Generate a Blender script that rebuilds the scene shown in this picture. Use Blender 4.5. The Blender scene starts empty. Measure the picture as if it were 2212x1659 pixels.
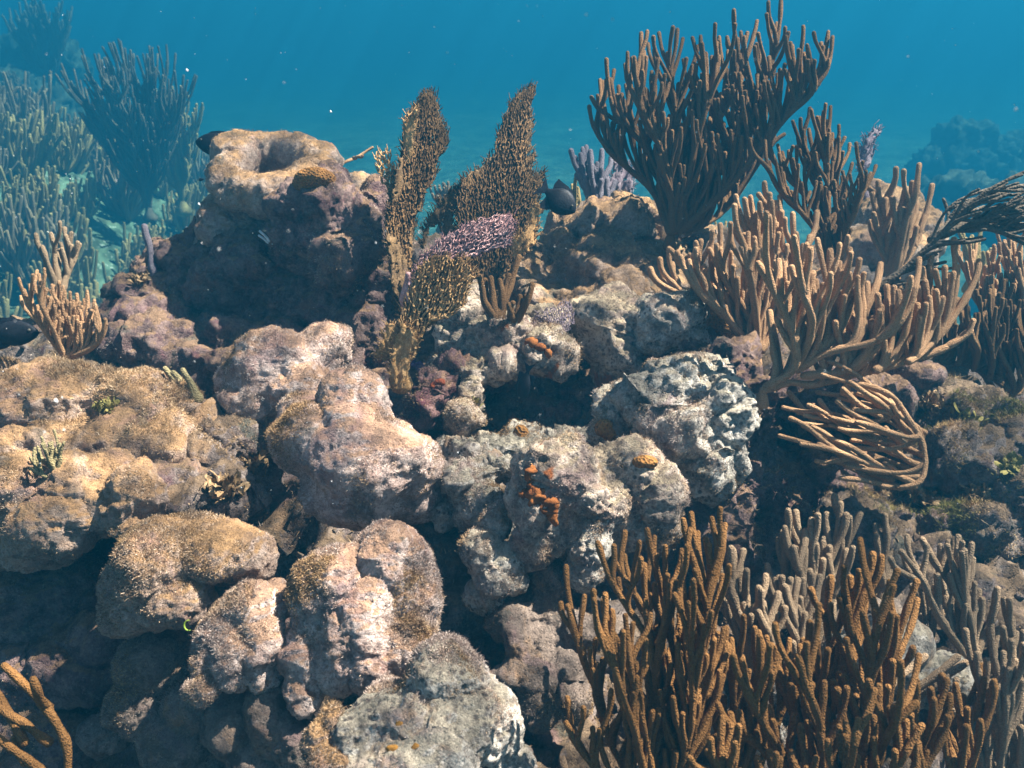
import bpy, bmesh, math, random
import numpy as np
from mathutils import Vector, Matrix
random.seed(7); rng = np.random.default_rng(7)
C = bpy.context.scene.collection
SC = bpy.context.scene

# ------------------------------------------------------------------ camera
ZC = 1.5; PITCH = math.radians(-23); HF = math.radians(60)
cam_d = bpy.data.cameras.new('camera'); cam = bpy.data.objects.new('camera', cam_d); C.objects.link(cam)
cam_d.angle = HF; cam_d.clip_start = 0.05; cam_d.clip_end = 400
cam.location = (0, 0, ZC); cam.rotation_euler = (math.pi/2 + PITCH, 0, 0)
SC.camera = cam
cam_d.dof.use_dof = True; cam_d.dof.focus_distance = 1.65; cam_d.dof.aperture_fstop = 9.0
# ------------------------------------------------------------------ world, sun, exposure
SUN_EL, SUN_AZ = math.radians(57), math.radians(76)      # azimuth clockwise from +Y (the view direction)
w = bpy.data.worlds.new('World'); SC.world = w; w.use_nodes = True
nt = w.node_tree; sky = nt.nodes.new('ShaderNodeTexSky'); sky.sky_type = 'NISHITA'; sky.sun_disc = False
sky.sun_elevation = SUN_EL; sky.sun_rotation = SUN_AZ
bgn = nt.nodes['Background']; bgn.inputs['Strength'].default_value = 0.05
nt.links.new(sky.outputs[0], bgn.inputs[0])
sl = bpy.data.lights.new('sun', 'SUN'); so = bpy.data.objects.new('sun', sl); C.objects.link(so)
sl.energy = 5.0; sl.angle = math.radians(0.5); sl.color = (1.0, 0.86, 0.79)
sv = Vector((math.cos(SUN_EL)*math.sin(SUN_AZ), math.cos(SUN_EL)*math.cos(SUN_AZ), math.sin(SUN_EL)))
so.rotation_euler = sv.to_track_quat('Z', 'Y').to_euler(); so.location = (2, 0, 8)
SC.view_settings.view_transform = 'Standard'; SC.view_settings.look = 'None'
SC.view_settings.exposure = 2.6; SC.view_settings.gamma = 1.0
cy = SC.cycles
cy.max_bounces = 6; cy.diffuse_bounces = 2; cy.glossy_bounces = 1; cy.transmission_bounces = 2
cy.volume_bounces = 1; cy.transparent_max_bounces = 6; cy.use_denoising = True
cy.caustics_reflective = False; cy.caustics_refractive = False

# ------------------------------------------------------------------ helpers
W2, H2 = 1106.0, 829.5
TX = math.tan(HF/2); K = 2*TX/2212.0                       # metres per photo unit at one metre
FWD = np.array([0, math.cos(PITCH), math.sin(PITCH)]); UP = np.array([0, -math.sin(PITCH), math.cos(PITCH)]); RT = np.array([1., 0, 0])
CP = np.array([0, 0, ZC])
def P(x, y, d):
    "photo point (2212 x 1659 units) at distance d along the view -> world"
    return CP + d*(FWD + (x-W2)*K*RT + (H2-y)*K*UP)
def PA(xy, d):
    xy = np.asarray(xy, float); d = np.broadcast_to(np.asarray(d, float), xy.shape[:1])[:, None]
    return CP + d*(FWD + ((xy[:, 0]-W2)*K)[:, None]*RT + ((H2-xy[:, 1])*K)[:, None]*UP)

def hsh(ix, iy, iz, s):
    h = (ix.astype(np.int64)*374761393 + iy.astype(np.int64)*668265263 + iz.astype(np.int64)*2147483647 + s*974634777) & 0xffffffff
    h = ((h ^ (h >> 13))*1274126177) & 0xffffffff
    h = ((h ^ (h >> 16))*2246822519) & 0xffffffff
    return ((h ^ (h >> 15)) & 0xffffff)/float(0xffffff)
def vnoise(p, s=0):
    i = np.floor(p).astype(np.int64); f = p-i; f = f*f*f*(f*(f*6-15)+10)
    r = 0
    for dx in (0, 1):
        for dy in (0, 1):
            for dz in (0, 1):
                wt = (f[:, 0] if dx else 1-f[:, 0])*(f[:, 1] if dy else 1-f[:, 1])*(f[:, 2] if dz else 1-f[:, 2])
                r = r + wt*hsh(i[:, 0]+dx, i[:, 1]+dy, i[:, 2]+dz, s)
    return r*2-1
def fbm(p, octs=4, s=0, gain=.5):
    a, r = 1, 0
    for o in range(octs):
        r = r + a*vnoise(p*(2.03**o)+o*17.3, s+o); a *= gain
    return r
def ridged(p, octs=3, s=0):
    a, r = 1, 0
    for o in range(octs):
        r = r + a*(1-2*np.abs(vnoise(p*(2.1**o)+o*9.1, s+o))); a *= .5
    return r
def worley(p, s=0):
    i = np.floor(p).astype(np.int64); best = np.full(len(p), 9.)
    for dx in (-1, 0, 1):
        for dy in (-1, 0, 1):
            for dz in (-1, 0, 1):
                a, b, c = i[:, 0]+dx, i[:, 1]+dy, i[:, 2]+dz
                q = np.stack([a+hsh(a, b, c, s), b+hsh(a, b, c, s+1), c+hsh(a, b, c, s+2)], 1)
                best = np.minimum(best, ((p-q)**2).sum(1))
    return np.sqrt(best)

def mesh_np(name, v, faces, smooth=True):
    "v: Nx3, faces: list of integer arrays (M,k)"
    me = bpy.data.meshes.new(name); v = np.ascontiguousarray(v, np.float32)
    me.vertices.add(len(v)); me.vertices.foreach_set('co', v.ravel())
    faces = [np.asarray(f, np.int32) for f in faces if len(f)]
    nl = sum(f.size for f in faces); npoly = sum(len(f) for f in faces)
    me.loops.add(nl); me.loops.foreach_set('vertex_index', np.concatenate([f.ravel() for f in faces]))
    tot = np.concatenate([np.full(len(f), f.shape[1], np.int32) for f in faces])
    me.polygons.add(npoly); me.polygons.foreach_set('loop_start', np.concatenate([[0], np.cumsum(tot)[:-1]]).astype(np.int32))
    me.polygons.foreach_set('loop_total', tot)
    me.polygons.foreach_set('use_smooth', np.full(npoly, smooth))
    me.update(calc_edges=True); me.validate()
    return me
def link(name, me, mat=None, parent=None, origin=None):
    if origin is not None:
        n = len(me.vertices); a = np.empty(n*3, np.float32); me.vertices.foreach_get('co', a)
        a = a.reshape(-1, 3)-np.asarray(origin, np.float32); me.vertices.foreach_set('co', a.ravel()); me.update()
    o = bpy.data.objects.new(name, me); C.objects.link(o)
    if mat: me.materials.append(mat)
    if parent is not None: o.parent = parent
    elif origin is not None: o.location = Vector([float(q) for q in origin])
    return o
def tag(o, label=None, cat=None, group=None, kind=None):
    if label: o['label'] = label
    if cat: o['category'] = cat
    if group: o['group'] = group
    if kind: o['kind'] = kind
    return o
def empty(name, loc):
    o = bpy.data.objects.new(name, None); C.objects.link(o); o.location = Vector([float(q) for q in loc]); o.empty_display_size = .05
    return o

# ------------------------------------------------------------------ materials
class N:
    def __init__(s, name):
        s.m = bpy.data.materials.new(name); s.m.use_nodes = True; s.t = s.m.node_tree
        s.b = s.t.nodes['Principled BSDF']; s.b.inputs['Roughness'].default_value = .85
        s.b.inputs['Specular IOR Level'].default_value = .12
        s.co = s.n('ShaderNodeTexCoord').outputs['Object']
    def n(s, t, **k):
        x = s.t.nodes.new(t)
        for a, b in k.items(): setattr(x, a, b)
        return x
    def l(s, a, b): s.t.links.new(a, b)
    def noise(s, sc, det=4, rough=.6, co=None, dist=0):
        x = s.n('ShaderNodeTexNoise'); x.inputs['Scale'].default_value = sc; x.inputs['Detail'].default_value = det
        x.inputs['Roughness'].default_value = rough; x.inputs['Distortion'].default_value = dist
        s.l(co or s.co, x.inputs['Vector']); return x.outputs[0]
    def vor(s, sc, feat='F1', co=None, out=0):
        x = s.n('ShaderNodeTexVoronoi', feature=feat); x.inputs['Scale'].default_value = sc
        s.l(co or s.co, x.inputs['Vector']); return x.outputs[out]
    def ramp(s, f, stops):
        x = s.n('ShaderNodeValToRGB'); e = x.color_ramp.elements
        while len(e) < len(stops): e.new(.5)
        for q, (p, c) in zip(e, stops):
            q.position = p; q.color = (c, c, c, 1) if isinstance(c, (int, float)) else (*c, 1)
        s.l(f, x.inputs[0]); return x.outputs[0]
    def mix(s, f, a, b, mode='MIX'):
        x = s.n('ShaderNodeMix', data_type='RGBA', blend_type=mode)
        for sock, v in ((x.inputs[0], f), (x.inputs[6], a), (x.inputs[7], b)):
            if isinstance(v, (int, float)): sock.default_value = v
            elif isinstance(v, tuple): sock.default_value = (*v, 1)
            else: s.l(v, sock)
        return x.outputs[2]
    def math(s, op, a, b=0.0):
        x = s.n('ShaderNodeMath', operation=op)
        for sock, v in zip(x.inputs, (a, b)):
            if isinstance(v, (int, float)): sock.default_value = v
            else: s.l(v, sock)
        return x.outputs[0]
    def bump(s, h, dist=.004, st=.8, prev=None):
        x = s.n('ShaderNodeBump'); x.inputs['Distance'].default_value = dist; x.inputs['Strength'].default_value = st
        s.l(h, x.inputs['Height'])
        if prev: s.l(prev, x.inputs['Normal'])
        return x.outputs[0]
    def done(s, col, normal=None):
        if isinstance(col, tuple): s.b.inputs['Base Color'].default_value = (*col, 1)
        else: s.l(col, s.b.inputs['Base Color'])
        if normal: s.l(normal, s.b.inputs['Normal'])
        return s.m
    def nz(s):
        g = s.n('ShaderNodeNewGeometry'); x = s.n('ShaderNodeSeparateXYZ'); s.l(g.outputs['Normal'], x.inputs[0]); return x.outputs[2]

def rock_mat(name, top, flank, pale, dark=(.05, .03, .035), red=(.16, .035, .02), topk=.55, palek=.5, spots=.55, orange=None, cells=0):
    "dead coral rock: algal film on what faces up, bare speckled crust on the flanks"
    s = N(name)
    big = s.noise(5, 4, .6, dist=.3); mid = s.noise(22, 5, .7); fine = s.noise(130, 5, .75); vf = s.noise(330, 3, .8)
    c = s.mix(s.ramp(mid, [(.36, 0), (.62, 1)]), flank, pale if palek > .7 else tuple(.5*a+.5*b for a, b in zip(flank, pale)))
    c = s.mix(s.math('MULTIPLY', s.ramp(fine, [(.5, 0), (.64, 1)]), palek), c, pale)          # pale grains
    c = s.mix(s.math('MULTIPLY', s.ramp(fine, [(.30, 1), (.43, 0)]), spots), c, dark)          # dark pits
    v = s.vor(150); c = s.mix(s.math('MULTIPLY', s.ramp(v, [(.12, 1), (.3, 0)]), s.ramp(s.noise(9, 3), [(.45, 0), (.6, .75)])), c, dark)
    c = s.mix(s.ramp(s.noise(14, 5, .7), [(.60, 0), (.70, .7)]), c, red)                      # coralline stains
    film = s.math('ADD', s.math('MULTIPLY', s.nz(), .62), s.math('MULTIPLY', big, .75))
    film = s.math('ADD', film, s.math('MULTIPLY', fine, .35))
    t2 = s.mix(s.ramp(s.noise(45, 4, .7), [(.35, 0), (.65, 1)]), tuple(a*.62 for a in top), tuple(min(1, a*1.18) for a in top))
    c = s.mix(s.ramp(film, [(topk+.25, 0), (topk+.5, .92)]), c, t2)
    pt = s.noise(7, 4, .65, dist=.5); c = s.mix(s.ramp(pt, [(.54, 0), (.64, .75)]), c, tuple(min(.85, .45*a+.55*b) for a, b in zip(flank, pale)))
    c = s.mix(s.ramp(pt, [(.34, .55), (.44, 0)]), c, (.24, .135, .14))      # mauve crust
    p2 = s.noise(9.5, 5, .7, dist=.6); c = s.mix(s.ramp(p2, [(.57, 0), (.66, .8)]), c, (.085, .09, .07))      # grey green turf
    c = s.mix(s.ramp(p2, [(.33, .7), (.43, 0)]), c, (.40, .235, .125))      # ochre film
    if cells:
        cv_ = s.vor(92); c = s.mix(s.math('MULTIPLY', s.ramp(cv_, [(.22, 1), (.40, 0)]), s.ramp(s.noise(5.5, 3), [(.42, 0), (.52, cells)])), c, (.06, .045, .045))
    if orange:
        c = s.mix(s.ramp(s.noise(10, 3, .6, dist=.6), [(.63, 0), (.67, 1)]), c, orange)
    c = s.mix(s.ramp(s.noise(19, 6, .78, dist=.4), [(.50, 0), (.60, .62)]), c, tuple(a*.36 for a in flank))   # grey green patches of bare crust
    c = s.mix(s.ramp(vf, [(.3, .45), (.55, 0)]), c, tuple(a*.35 for a in flank))
    n = s.bump(s.noise(60, 6, .75), .012, .9); n = s.bump(vf, .004, .9, n); n = s.bump(s.ramp(v, [(.0, 0), (.35, 1)]), .004, .6, n)
    return s.done(c, n)
M = {}
M['tan_rock'] = rock_mat('tan_algal_rock', (.38, .215, .09), (.33, .215, .16), (.72, .56, .45))
M['gold_rock'] = rock_mat('gold_algal_rock', (.43, .245, .11), (.38, .245, .17), (.72, .56, .46), topk=.48)
M['pink_rock'] = rock_mat('pink_grey_rock', (.47, .275, .165), (.40, .25, .20), (.82, .65, .56), topk=.64, palek=.75, spots=.7)
M['pale_rock'] = rock_mat('pale_crust_rock', (.44, .37, .27), (.22, .185, .15), (.74, .66, .56), topk=.66, palek=.85, spots=.9, cells=.85)
M['spot_rock'] = rock_mat('orange_spotted_rock', (.44, .34, .22), (.27, .18, .14), (.74, .60, .47), topk=.68, palek=.75, spots=.85, orange=(.30, .085, .014), cells=.7)
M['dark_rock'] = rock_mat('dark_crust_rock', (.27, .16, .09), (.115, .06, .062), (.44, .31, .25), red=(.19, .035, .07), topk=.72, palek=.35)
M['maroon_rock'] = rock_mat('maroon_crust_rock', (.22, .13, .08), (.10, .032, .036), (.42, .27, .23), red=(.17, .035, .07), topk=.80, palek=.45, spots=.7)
M['rubble'] = rock_mat('reef_rubble', (.20, .13, .075), (.10, .068, .06), (.48, .38, .32), red=(.12, .03, .045), topk=.70, palek=.5, spots=.8)
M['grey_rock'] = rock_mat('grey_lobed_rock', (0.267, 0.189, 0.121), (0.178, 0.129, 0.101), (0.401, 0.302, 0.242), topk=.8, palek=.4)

def turf_mat(name, a, b, c, a2=(.10, .055, .02), b2=(.32, .19, .085), c2=(.50, .34, .19)):
    "hairs of two kinds growing in patches: pale ones and golden brown ones"
    s = N(name); r = s.n('ShaderNodeNewGeometry').outputs['Random Per Island']
    col = s.mix(s.ramp(s.noise(8, 4, .65, dist=.4), [(.44, 0), (.56, 1)]), s.ramp(r, [(0, a), (.6, b), (1, c)]), s.ramp(r, [(0, a2), (.6, b2), (1, c2)]))
    s.b.inputs['Roughness'].default_value = .9
    return s.done(col)
M['turf_tan'] = turf_mat('tan_turf', (.12, .07, .035), (.32, .21, .125), (.58, .45, .34))
M['turf_pale'] = turf_mat('pale_turf', (.20, .135, .11), (.38, .28, .225), (.62, .51, .43))
M['turf_gold'] = turf_mat('gold_turf', (.17, .10, .05), (.38, .245, .125), (.56, .42, .29))
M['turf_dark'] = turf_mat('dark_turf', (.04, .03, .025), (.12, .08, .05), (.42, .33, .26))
M['turf_green'] = turf_mat('green_weed', (.05, .06, .02), (.16, .14, .04), (.34, .27, .09))

def rod_mat(name, a, b, tip, sc=330, tipk=0):
    s = N(name)
    n1 = s.noise(14, 3); c = s.mix(s.ramp(n1, [(.35, 0), (.65, 1)]), a, b)
    v = s.vor(sc); c = s.mix(s.ramp(v, [(.15, 0), (.6, .8)]), c, tip)
    c = s.mix(s.ramp(s.noise(90, 4, .7), [(.58, 0), (.72, .5)]), c, tuple(q*.35 for q in a))
    n = s.bump(v, .0022, .9); n = s.bump(s.noise(55, 3), .004, .3, n)
    return s.done(c, n)
M['rod_brown'] = rod_mat('brown_sea_rod', (0.075, 0.036, 0.013), (0.125, 0.062, 0.022), (0.19, 0.1, 0.042), 520)
M['rod_tan'] = rod_mat('tan_sea_rod', (.225, .105, .042), (.305, .152, .066), (.42, .25, .135), 480)
M['rod_orange'] = rod_mat('orange_sea_rod', (.098, .042, .010), (.145, .064, .016), (.215, .105, .035), 520)
M['rod_grey'] = rod_mat('grey_sea_rod', (.150, .090, .046), (.205, .128, .07), (.29, .20, .125), 520)
M['rod_pale'] = rod_mat('pale_sea_rod', (.15, .095, .028), (.25, .165, .055), (.38, .27, .12), 300)
M['rod_olive'] = rod_mat('olive_sea_rod', (.11, .085, .035), (.17, .13, .06), (.26, .21, .11), 400)
M['rod_dark'] = rod_mat('dark_sea_rod', (0.060, 0.045, 0.030), (0.090, 0.066, 0.042), (0.132, 0.102, 0.072), 200)
M['rod_violet'] = rod_mat('violet_sea_rod', (.085, .07, .085), (.135, .11, .13), (.20, .17, .19), 480)
def fan_mat(name, a, b, sc=26):
    s = N(name); c = s.mix(s.ramp(s.noise(sc, 4, .7), [(.4, 0), (.62, 1)]), a, b)
    c = s.mix(s.ramp(s.noise(200, 3, .7), [(.5, 0), (.7, .6)]), c, tuple(min(1, q*1.7+.03) for q in b))
    return s.done(c, s.bump(s.noise(300, 3), .002, .8))
M['fan_dark'] = fan_mat('dark_sea_fan', (0.070, 0.042, 0.021), (0.147, 0.087, 0.038))
M['fan_brown'] = fan_mat('brown_sea_fan', (.09, .048, .02), (.17, .092, .036))
M['fan_mauve'] = fan_mat('mauve_sea_fan', (.15, .075, .075), (.24, .13, .125))
M['fan_gold'] = fan_mat('gold_sea_fan', (.26, .14, .05), (.42, .25, .11))
M['fan_pink'] = fan_mat('pink_sea_fan', (.30, .155, .145), (.46, .275, .25))
M['fan_violet'] = fan_mat('violet_sea_fan', (.14, .10, .12), (.25, .19, .20))
def plain(name, a, b, sc=60, rough=.8, bump=.004):
    s = N(name); s.b.inputs['Roughness'].default_value = rough
    return s.done(s.mix(s.ramp(s.noise(sc, 4, .7), [(.38, 0), (.64, 1)]), a, b), s.bump(s.noise(sc*3, 4, .7), bump, .8))
M['star'] = (lambda s: s.done(s.mix(s.ramp(s.vor(190), [(.1, 0), (.5, 1)]), (.09, .035, .01), (.25, .115, .03)), s.bump(s.vor(190), .005, 1)))(N('star_coral_brown'))
M['sponge_orange'] = plain('orange_sponge', (.14, .042, .010), (.25, .090, .022), 50)
M['sponge_red'] = plain('red_sponge', (.14, .03, .012), (.27, .07, .025), 60)
M['sponge_ochre'] = plain('ochre_sponge', (.20, .085, .015), (.34, .17, .03), 60)
M['sponge_purple'] = plain('purple_sponge', (.09, .025, .10), (.30, .20, .32), 50)
M['fish'] = plain('dark_fish_skin', (.006, .007, .010), (.014, .014, .018), 90, .5, .001)
M['fin'] = plain('dark_fin', (.008, .009, .014), (.02, .022, .03), 120, .6, .001)
M['eye'] = plain('fish_eye', (.05, .05, .05), (.16, .14, .10), 400, .3, .0005)
M['worm'] = plain('yellow_green_worm', (.20, .28, .03), (.30, .40, .06), 50, .5, .001)
M['flake'] = plain('pale_flake', (.5, .5, .48), (.75, .74, .7), 50)
M['far'] = plain('far_reef', (.025, .03, .022), (.075, .08, .055), 3, .9, .02)
def sand_mat():
    s = N('sand')
    c = s.mix(s.ramp(s.noise(1.3, 5, .6), [(.4, 0), (.6, 1)]), (.06, .085, .05), (.13, .175, .11))
    c = s.mix(s.ramp(s.noise(4.2, 6, .75), [(.52, 0), (.62, .8)]), c, (.09, .10, .06))
    c = s.mix(s.ramp(s.noise(17, 5, .7), [(.58, 0), (.66, .8)]), c, (.42, .41, .34))
    return s.done(c, s.bump(s.noise(9, 6, .7), .05, .7))
M['sand'] = sand_mat()

# ------------------------------------------------------------------ sea floor (one sheet to beyond sight)
FS = 1.6
def floor_h(x, y):
    x, y = x/FS, y/FS
    p = np.stack([x, y, 0*x], 1)
    h = -.5+.10*fbm(p*.35, 3, 3) + .035*fbm(p*1.7, 3, 5)
    left = 1/(1+np.exp((x+1.9)/.35))*np.exp(-((y-5.2)/2.2)**2)            # the reef slope rising on the left
    h = h + left*(1.15+.10*fbm(p*1.4, 4, 11))
    far = 1/(1+np.exp((x+4.2)/.6))*np.exp(-((y-8.5)/2.6)**2)
    h = h + far*(1.3+.25*fbm(p*.8, 4, 12))
    return ZC+FS*(h-ZC)
def axis(lo, hi, fine_lo, fine_hi, step, grow=1.18):
    a = list(np.arange(fine_lo, fine_hi, step)); s = step; q = a[-1]
    while q < hi: s *= grow; q += s; a.append(min(q, hi))
    s = step; q = a[0]; b = []
    while q > lo: s *= grow; q -= s; b.append(max(q, lo))
    return np.array(b[::-1]+a)
def grid_faces(nx, ny):
    i = np.arange(nx*ny).reshape(ny, nx)
    return np.stack([i[:-1, :-1], i[:-1, 1:], i[1:, 1:], i[1:, :-1]], -1).reshape(-1, 4)
ax, ay = axis(-96, 96, -11, 9.6, .09), axis(-16, 112, 2.4, 17.6, .09)
gx, gy = np.meshgrid(ax, ay); gx, gy = gx.ravel(), gy.ravel()
me = mesh_np('sea_floor', np.stack([gx, gy, floor_h(gx, gy)], 1), [grid_faces(len(ax), len(ay))])
tag(link('sea_floor', me, M['sand']), kind='structure')

# ------------------------------------------------------------------ reef mound (the terrain everything stands on)
cps = []
for y, row in {
    1660: [(0, 1.62), (300, 1.42), (600, 1.30), (900, 1.28), (1150, 1.36), (1400, 1.36), (1800, 1.38), (2212, 1.40)],
    1400: [(0, 1.74), (300, 1.56), (600, 1.44), (900, 1.42), (1150, 1.50), (1400, 1.52), (1800, 1.52), (2212, 1.52)],
    1150: [(0, 1.72), (300, 1.64), (600, 1.66), (900, 1.64), (1050, 1.58), (1300, 1.66), (1550, 1.72), (1800, 1.70), (2212, 1.70)],
    960: [(-100, 1.85), (300, 1.80), (600, 1.82), (900, 1.84), (1050, 1.78), (1300, 1.84), (1550, 1.80), (1800, 1.86), (2212, 1.92)],
    820: [(-100, 2.0), (300, 2.0), (500, 2.05), (700, 2.1), (900, 2.12), (1150, 2.16), (1300, 2.08), (1450, 1.98), (1700, 1.98), (1950, 2.1), (2212, 2.25)],
    700: [(250, 2.25), (500, 2.30), (800, 2.2), (1100, 2.1), (1400, 2.08), (1600, 2.1), (1800, 2.2)],
    570: [(850, 2.42), (1150, 2.32), (1400, 2.32), (1600, 2.3), (1800, 2.4)]}.items():
    for x, d in row: cps.append(P(x, y, d))
for x in np.linspace(-2.6, 2.8, 10):
    cps.append(np.array([x, -.6, .25])); cps.append(np.array([x, 3.3 if abs(x) < 1.4 else 2.9, -.3])); cps.append(np.array([x, 4.2, -.9]))
for y in np.linspace(-.3, 3.4, 7):
    cps.append(np.array([-2.3, y, -.4 if y > .5 else .2])); cps.append(np.array([2.5, y, -.4 if y > .8 else .3]))
cps = np.array(cps)
def tps(cp, q, reg=2e-3):
    def U(r2): return np.where(r2 > 1e-12, .5*r2*np.log(np.maximum(r2, 1e-12)), 0)
    n = len(cp); d2 = ((cp[:, None, :2]-cp[None, :, :2])**2).sum(-1)
    A = np.zeros((n+3, n+3)); A[:n, :n] = U(d2)+reg*np.eye(n); A[:n, n] = 1; A[:n, n+1:] = cp[:, :2]; A[n:, :n] = A[:n, n:].T
    sol = np.linalg.solve(A, np.concatenate([cp[:, 2], [0, 0, 0]]))
    out = np.empty(len(q))
    for k in range(0, len(q), 20000):
        qq = q[k:k+20000]; r2 = ((qq[:, None]-cp[None, :, :2])**2).sum(-1)
        out[k:k+20000] = U(r2)@sol[:n]+sol[n]+qq@sol[n+1:]
    return out
ax, ay = np.arange(-2.3, 2.55, .011), np.arange(-.3, 3.6, .011)
gx, gy = np.meshgrid(ax, ay); q = np.stack([gx.ravel(), gy.ravel()], 1)
# coarse spline then bilinear-free: evaluate on all points
z = tps(cps, q)
p3 = np.stack([q[:, 0], q[:, 1], z], 1)
base_me = mesh_np('tmp', p3, [grid_faces(len(ax), len(ay))]); nrm = np.empty(len(p3)*3, np.float32); base_me.vertices.foreach_get('normal', nrm); nrm = nrm.reshape(-1, 3).astype(float); bpy.data.meshes.remove(base_me)
dz = .045*fbm(p3*6, 3, 21)+.020*ridged(p3*13, 3, 22)+.030*np.exp(-(worley(p3*15, 23)/.45)**2)+.012*np.exp(-(worley(p3*38, 27)/.45)**2)+.006*fbm(p3*60, 3, 24)
v = p3+nrm*dz[:, None]
reef_me = mesh_np('reef', v, [grid_faces(len(ax), len(ay))])
reef = tag(link('reef', reef_me, M['rubble']), kind='structure')
def reef_z(x, y): return float(tps(cps, np.array([[x, y]]))[0])

# ------------------------------------------------------------------ turf: short algal hairs on a surface
def surf_sample(me, n, keep=None, zmin=-.35, zpow=.6, seed=0):
    m = len(me.polygons); a = np.empty(m, np.float32); me.polygons.foreach_get('area', a)
    c = np.empty(m*3, np.float32); me.polygons.foreach_get('center', c); c = c.reshape(-1, 3)
    nn = np.empty(m*3, np.float32); me.polygons.foreach_get('normal', nn); nn = nn.reshape(-1, 3)
    wgt = a*np.clip((nn[:, 2]-zmin)/(1-zmin), 0, 1)**zpow
    wgt = wgt*np.clip(.35+1.7*fbm(c*10, 3, 41+seed), .02, 2)
    if keep is not None: wgt = wgt*keep(c, nn)
    wgt = wgt.astype(np.float64); wgt /= wgt.sum()
    r = np.random.default_rng(seed+99); idx = r.choice(m, n, p=wgt)
    s = np.sqrt(a[idx])[:, None]
    return c[idx]+r.normal(0, .35, (n, 3))*s, nn[idx], r
def turf_mesh(me, n, L=(.0015, .004), wd=.00036, seed=0, spread=.7, **kw):
    n = int(n*3.2); p, nn, r = surf_sample(me, n, seed=seed, **kw)
    d = nn+r.normal(0, spread, (n, 3)); d[:, 2] += .25; d /= np.linalg.norm(d, axis=1)[:, None]
    ln = r.uniform(*L, n)[:, None]*(1+.8*np.clip(fbm(p*25, 2, 5), -.6, 1))[:, None]
    side = np.cross(d, r.normal(0, 1, (n, 3))); side /= np.linalg.norm(side, axis=1)[:, None]+1e-9
    bend = r.normal(0, .35, (n, 3))*ln; wv = wd*r.uniform(.7, 1.4, n)[:, None]
    p = p-nn*.001
    v = np.stack([p-side*wv, p+side*wv, p+d*ln*.55+side*wv*.7, p+d*ln*.55-side*wv*.7, p+d*ln+bend*.6], 1).reshape(-1, 3)
    b = np.arange(n)*5
    return mesh_np('turf', v, [np.stack([b, b+1, b+2, b+3], 1), np.stack([b+3, b+2, b+4], 1)], smooth=False)
tag(link('algal_turf', turf_mesh(reef_me, 60000, L=(.003, .009), wd=.0009, seed=3), M['turf_dark']), kind='stuff')

bm = bmesh.new(); bmesh.ops.create_icosphere(bm, subdivisions=2, radius=1); ico = np.array([q.co[:] for q in bm.verts]); icf = np.array([[q.index for q in f.verts] for f in bm.faces]); bm.free()
sp_, sn_, r_ = surf_sample(reef_me, 2600, seed=8, zmin=-.1); V = []
for i in range(len(sp_)):
    k = ico*(1+.45*fbm(ico*1.3+i*7.1, 2, i % 50))[:, None]*r_.uniform(.5, 1.2, 3); V.append(sp_[i]+k*r_.lognormal(math.log(.0085), .5)+sn_[i]*.002)
tag(link('coral_rubble', mesh_np('coral_rubble', np.concatenate(V), [(icf[None]+np.arange(len(V))[:, None, None]*len(ico)).reshape(-1, 3)]), M['rubble']), kind='stuff')

# ------------------------------------------------------------------ boulders: lumps of ellipsoids fused, then roughened
def fuse(blobs, voxel, smooth):
    bm = bmesh.new()
    for (x, y, d, rx, ry, *rest) in blobs:
        rd = rest[0] if rest else (rx+ry)/2
        s = K*d; c = P(x, y, d)
        mt = Matrix(((RT[0]*rx*s, FWD[0]*rd*s, UP[0]*ry*s, c[0]), (RT[1]*rx*s, FWD[1]*rd*s, UP[1]*ry*s, c[1]), (RT[2]*rx*s, FWD[2]*rd*s, UP[2]*ry*s, c[2]), (0, 0, 0, 1)))
        bmesh.ops.create_icosphere(bm, subdivisions=3, radius=1, matrix=mt)
    me = bpy.data.meshes.new('tmp'); bm.to_mesh(me); bm.free()
    o = bpy.data.objects.new('tmp', me); C.objects.link(o)
    r = o.modifiers.new('r', 'REMESH'); r.mode = 'VOXEL'; r.voxel_size = voxel
    if smooth:
        s = o.modifiers.new('s', 'SMOOTH'); s.factor = .5; s.iterations = smooth
    dg = bpy.context.evaluated_depsgraph_get(); out = bpy.data.meshes.new_from_object(o.evaluated_get(dg))
    bpy.data.objects.remove(o); bpy.data.meshes.remove(me)
    return out
def coords(me):
    a = np.empty(len(me.vertices)*3, np.float32); me.vertices.foreach_get('co', a); return a.reshape(-1, 3).astype(np.float64)
def normals(me):
    a = np.empty(len(me.vertices)*3, np.float32); me.vertices.foreach_get('normal', a); return a.reshape(-1, 3).astype(np.float64)
ROCK_N = [0]
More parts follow.
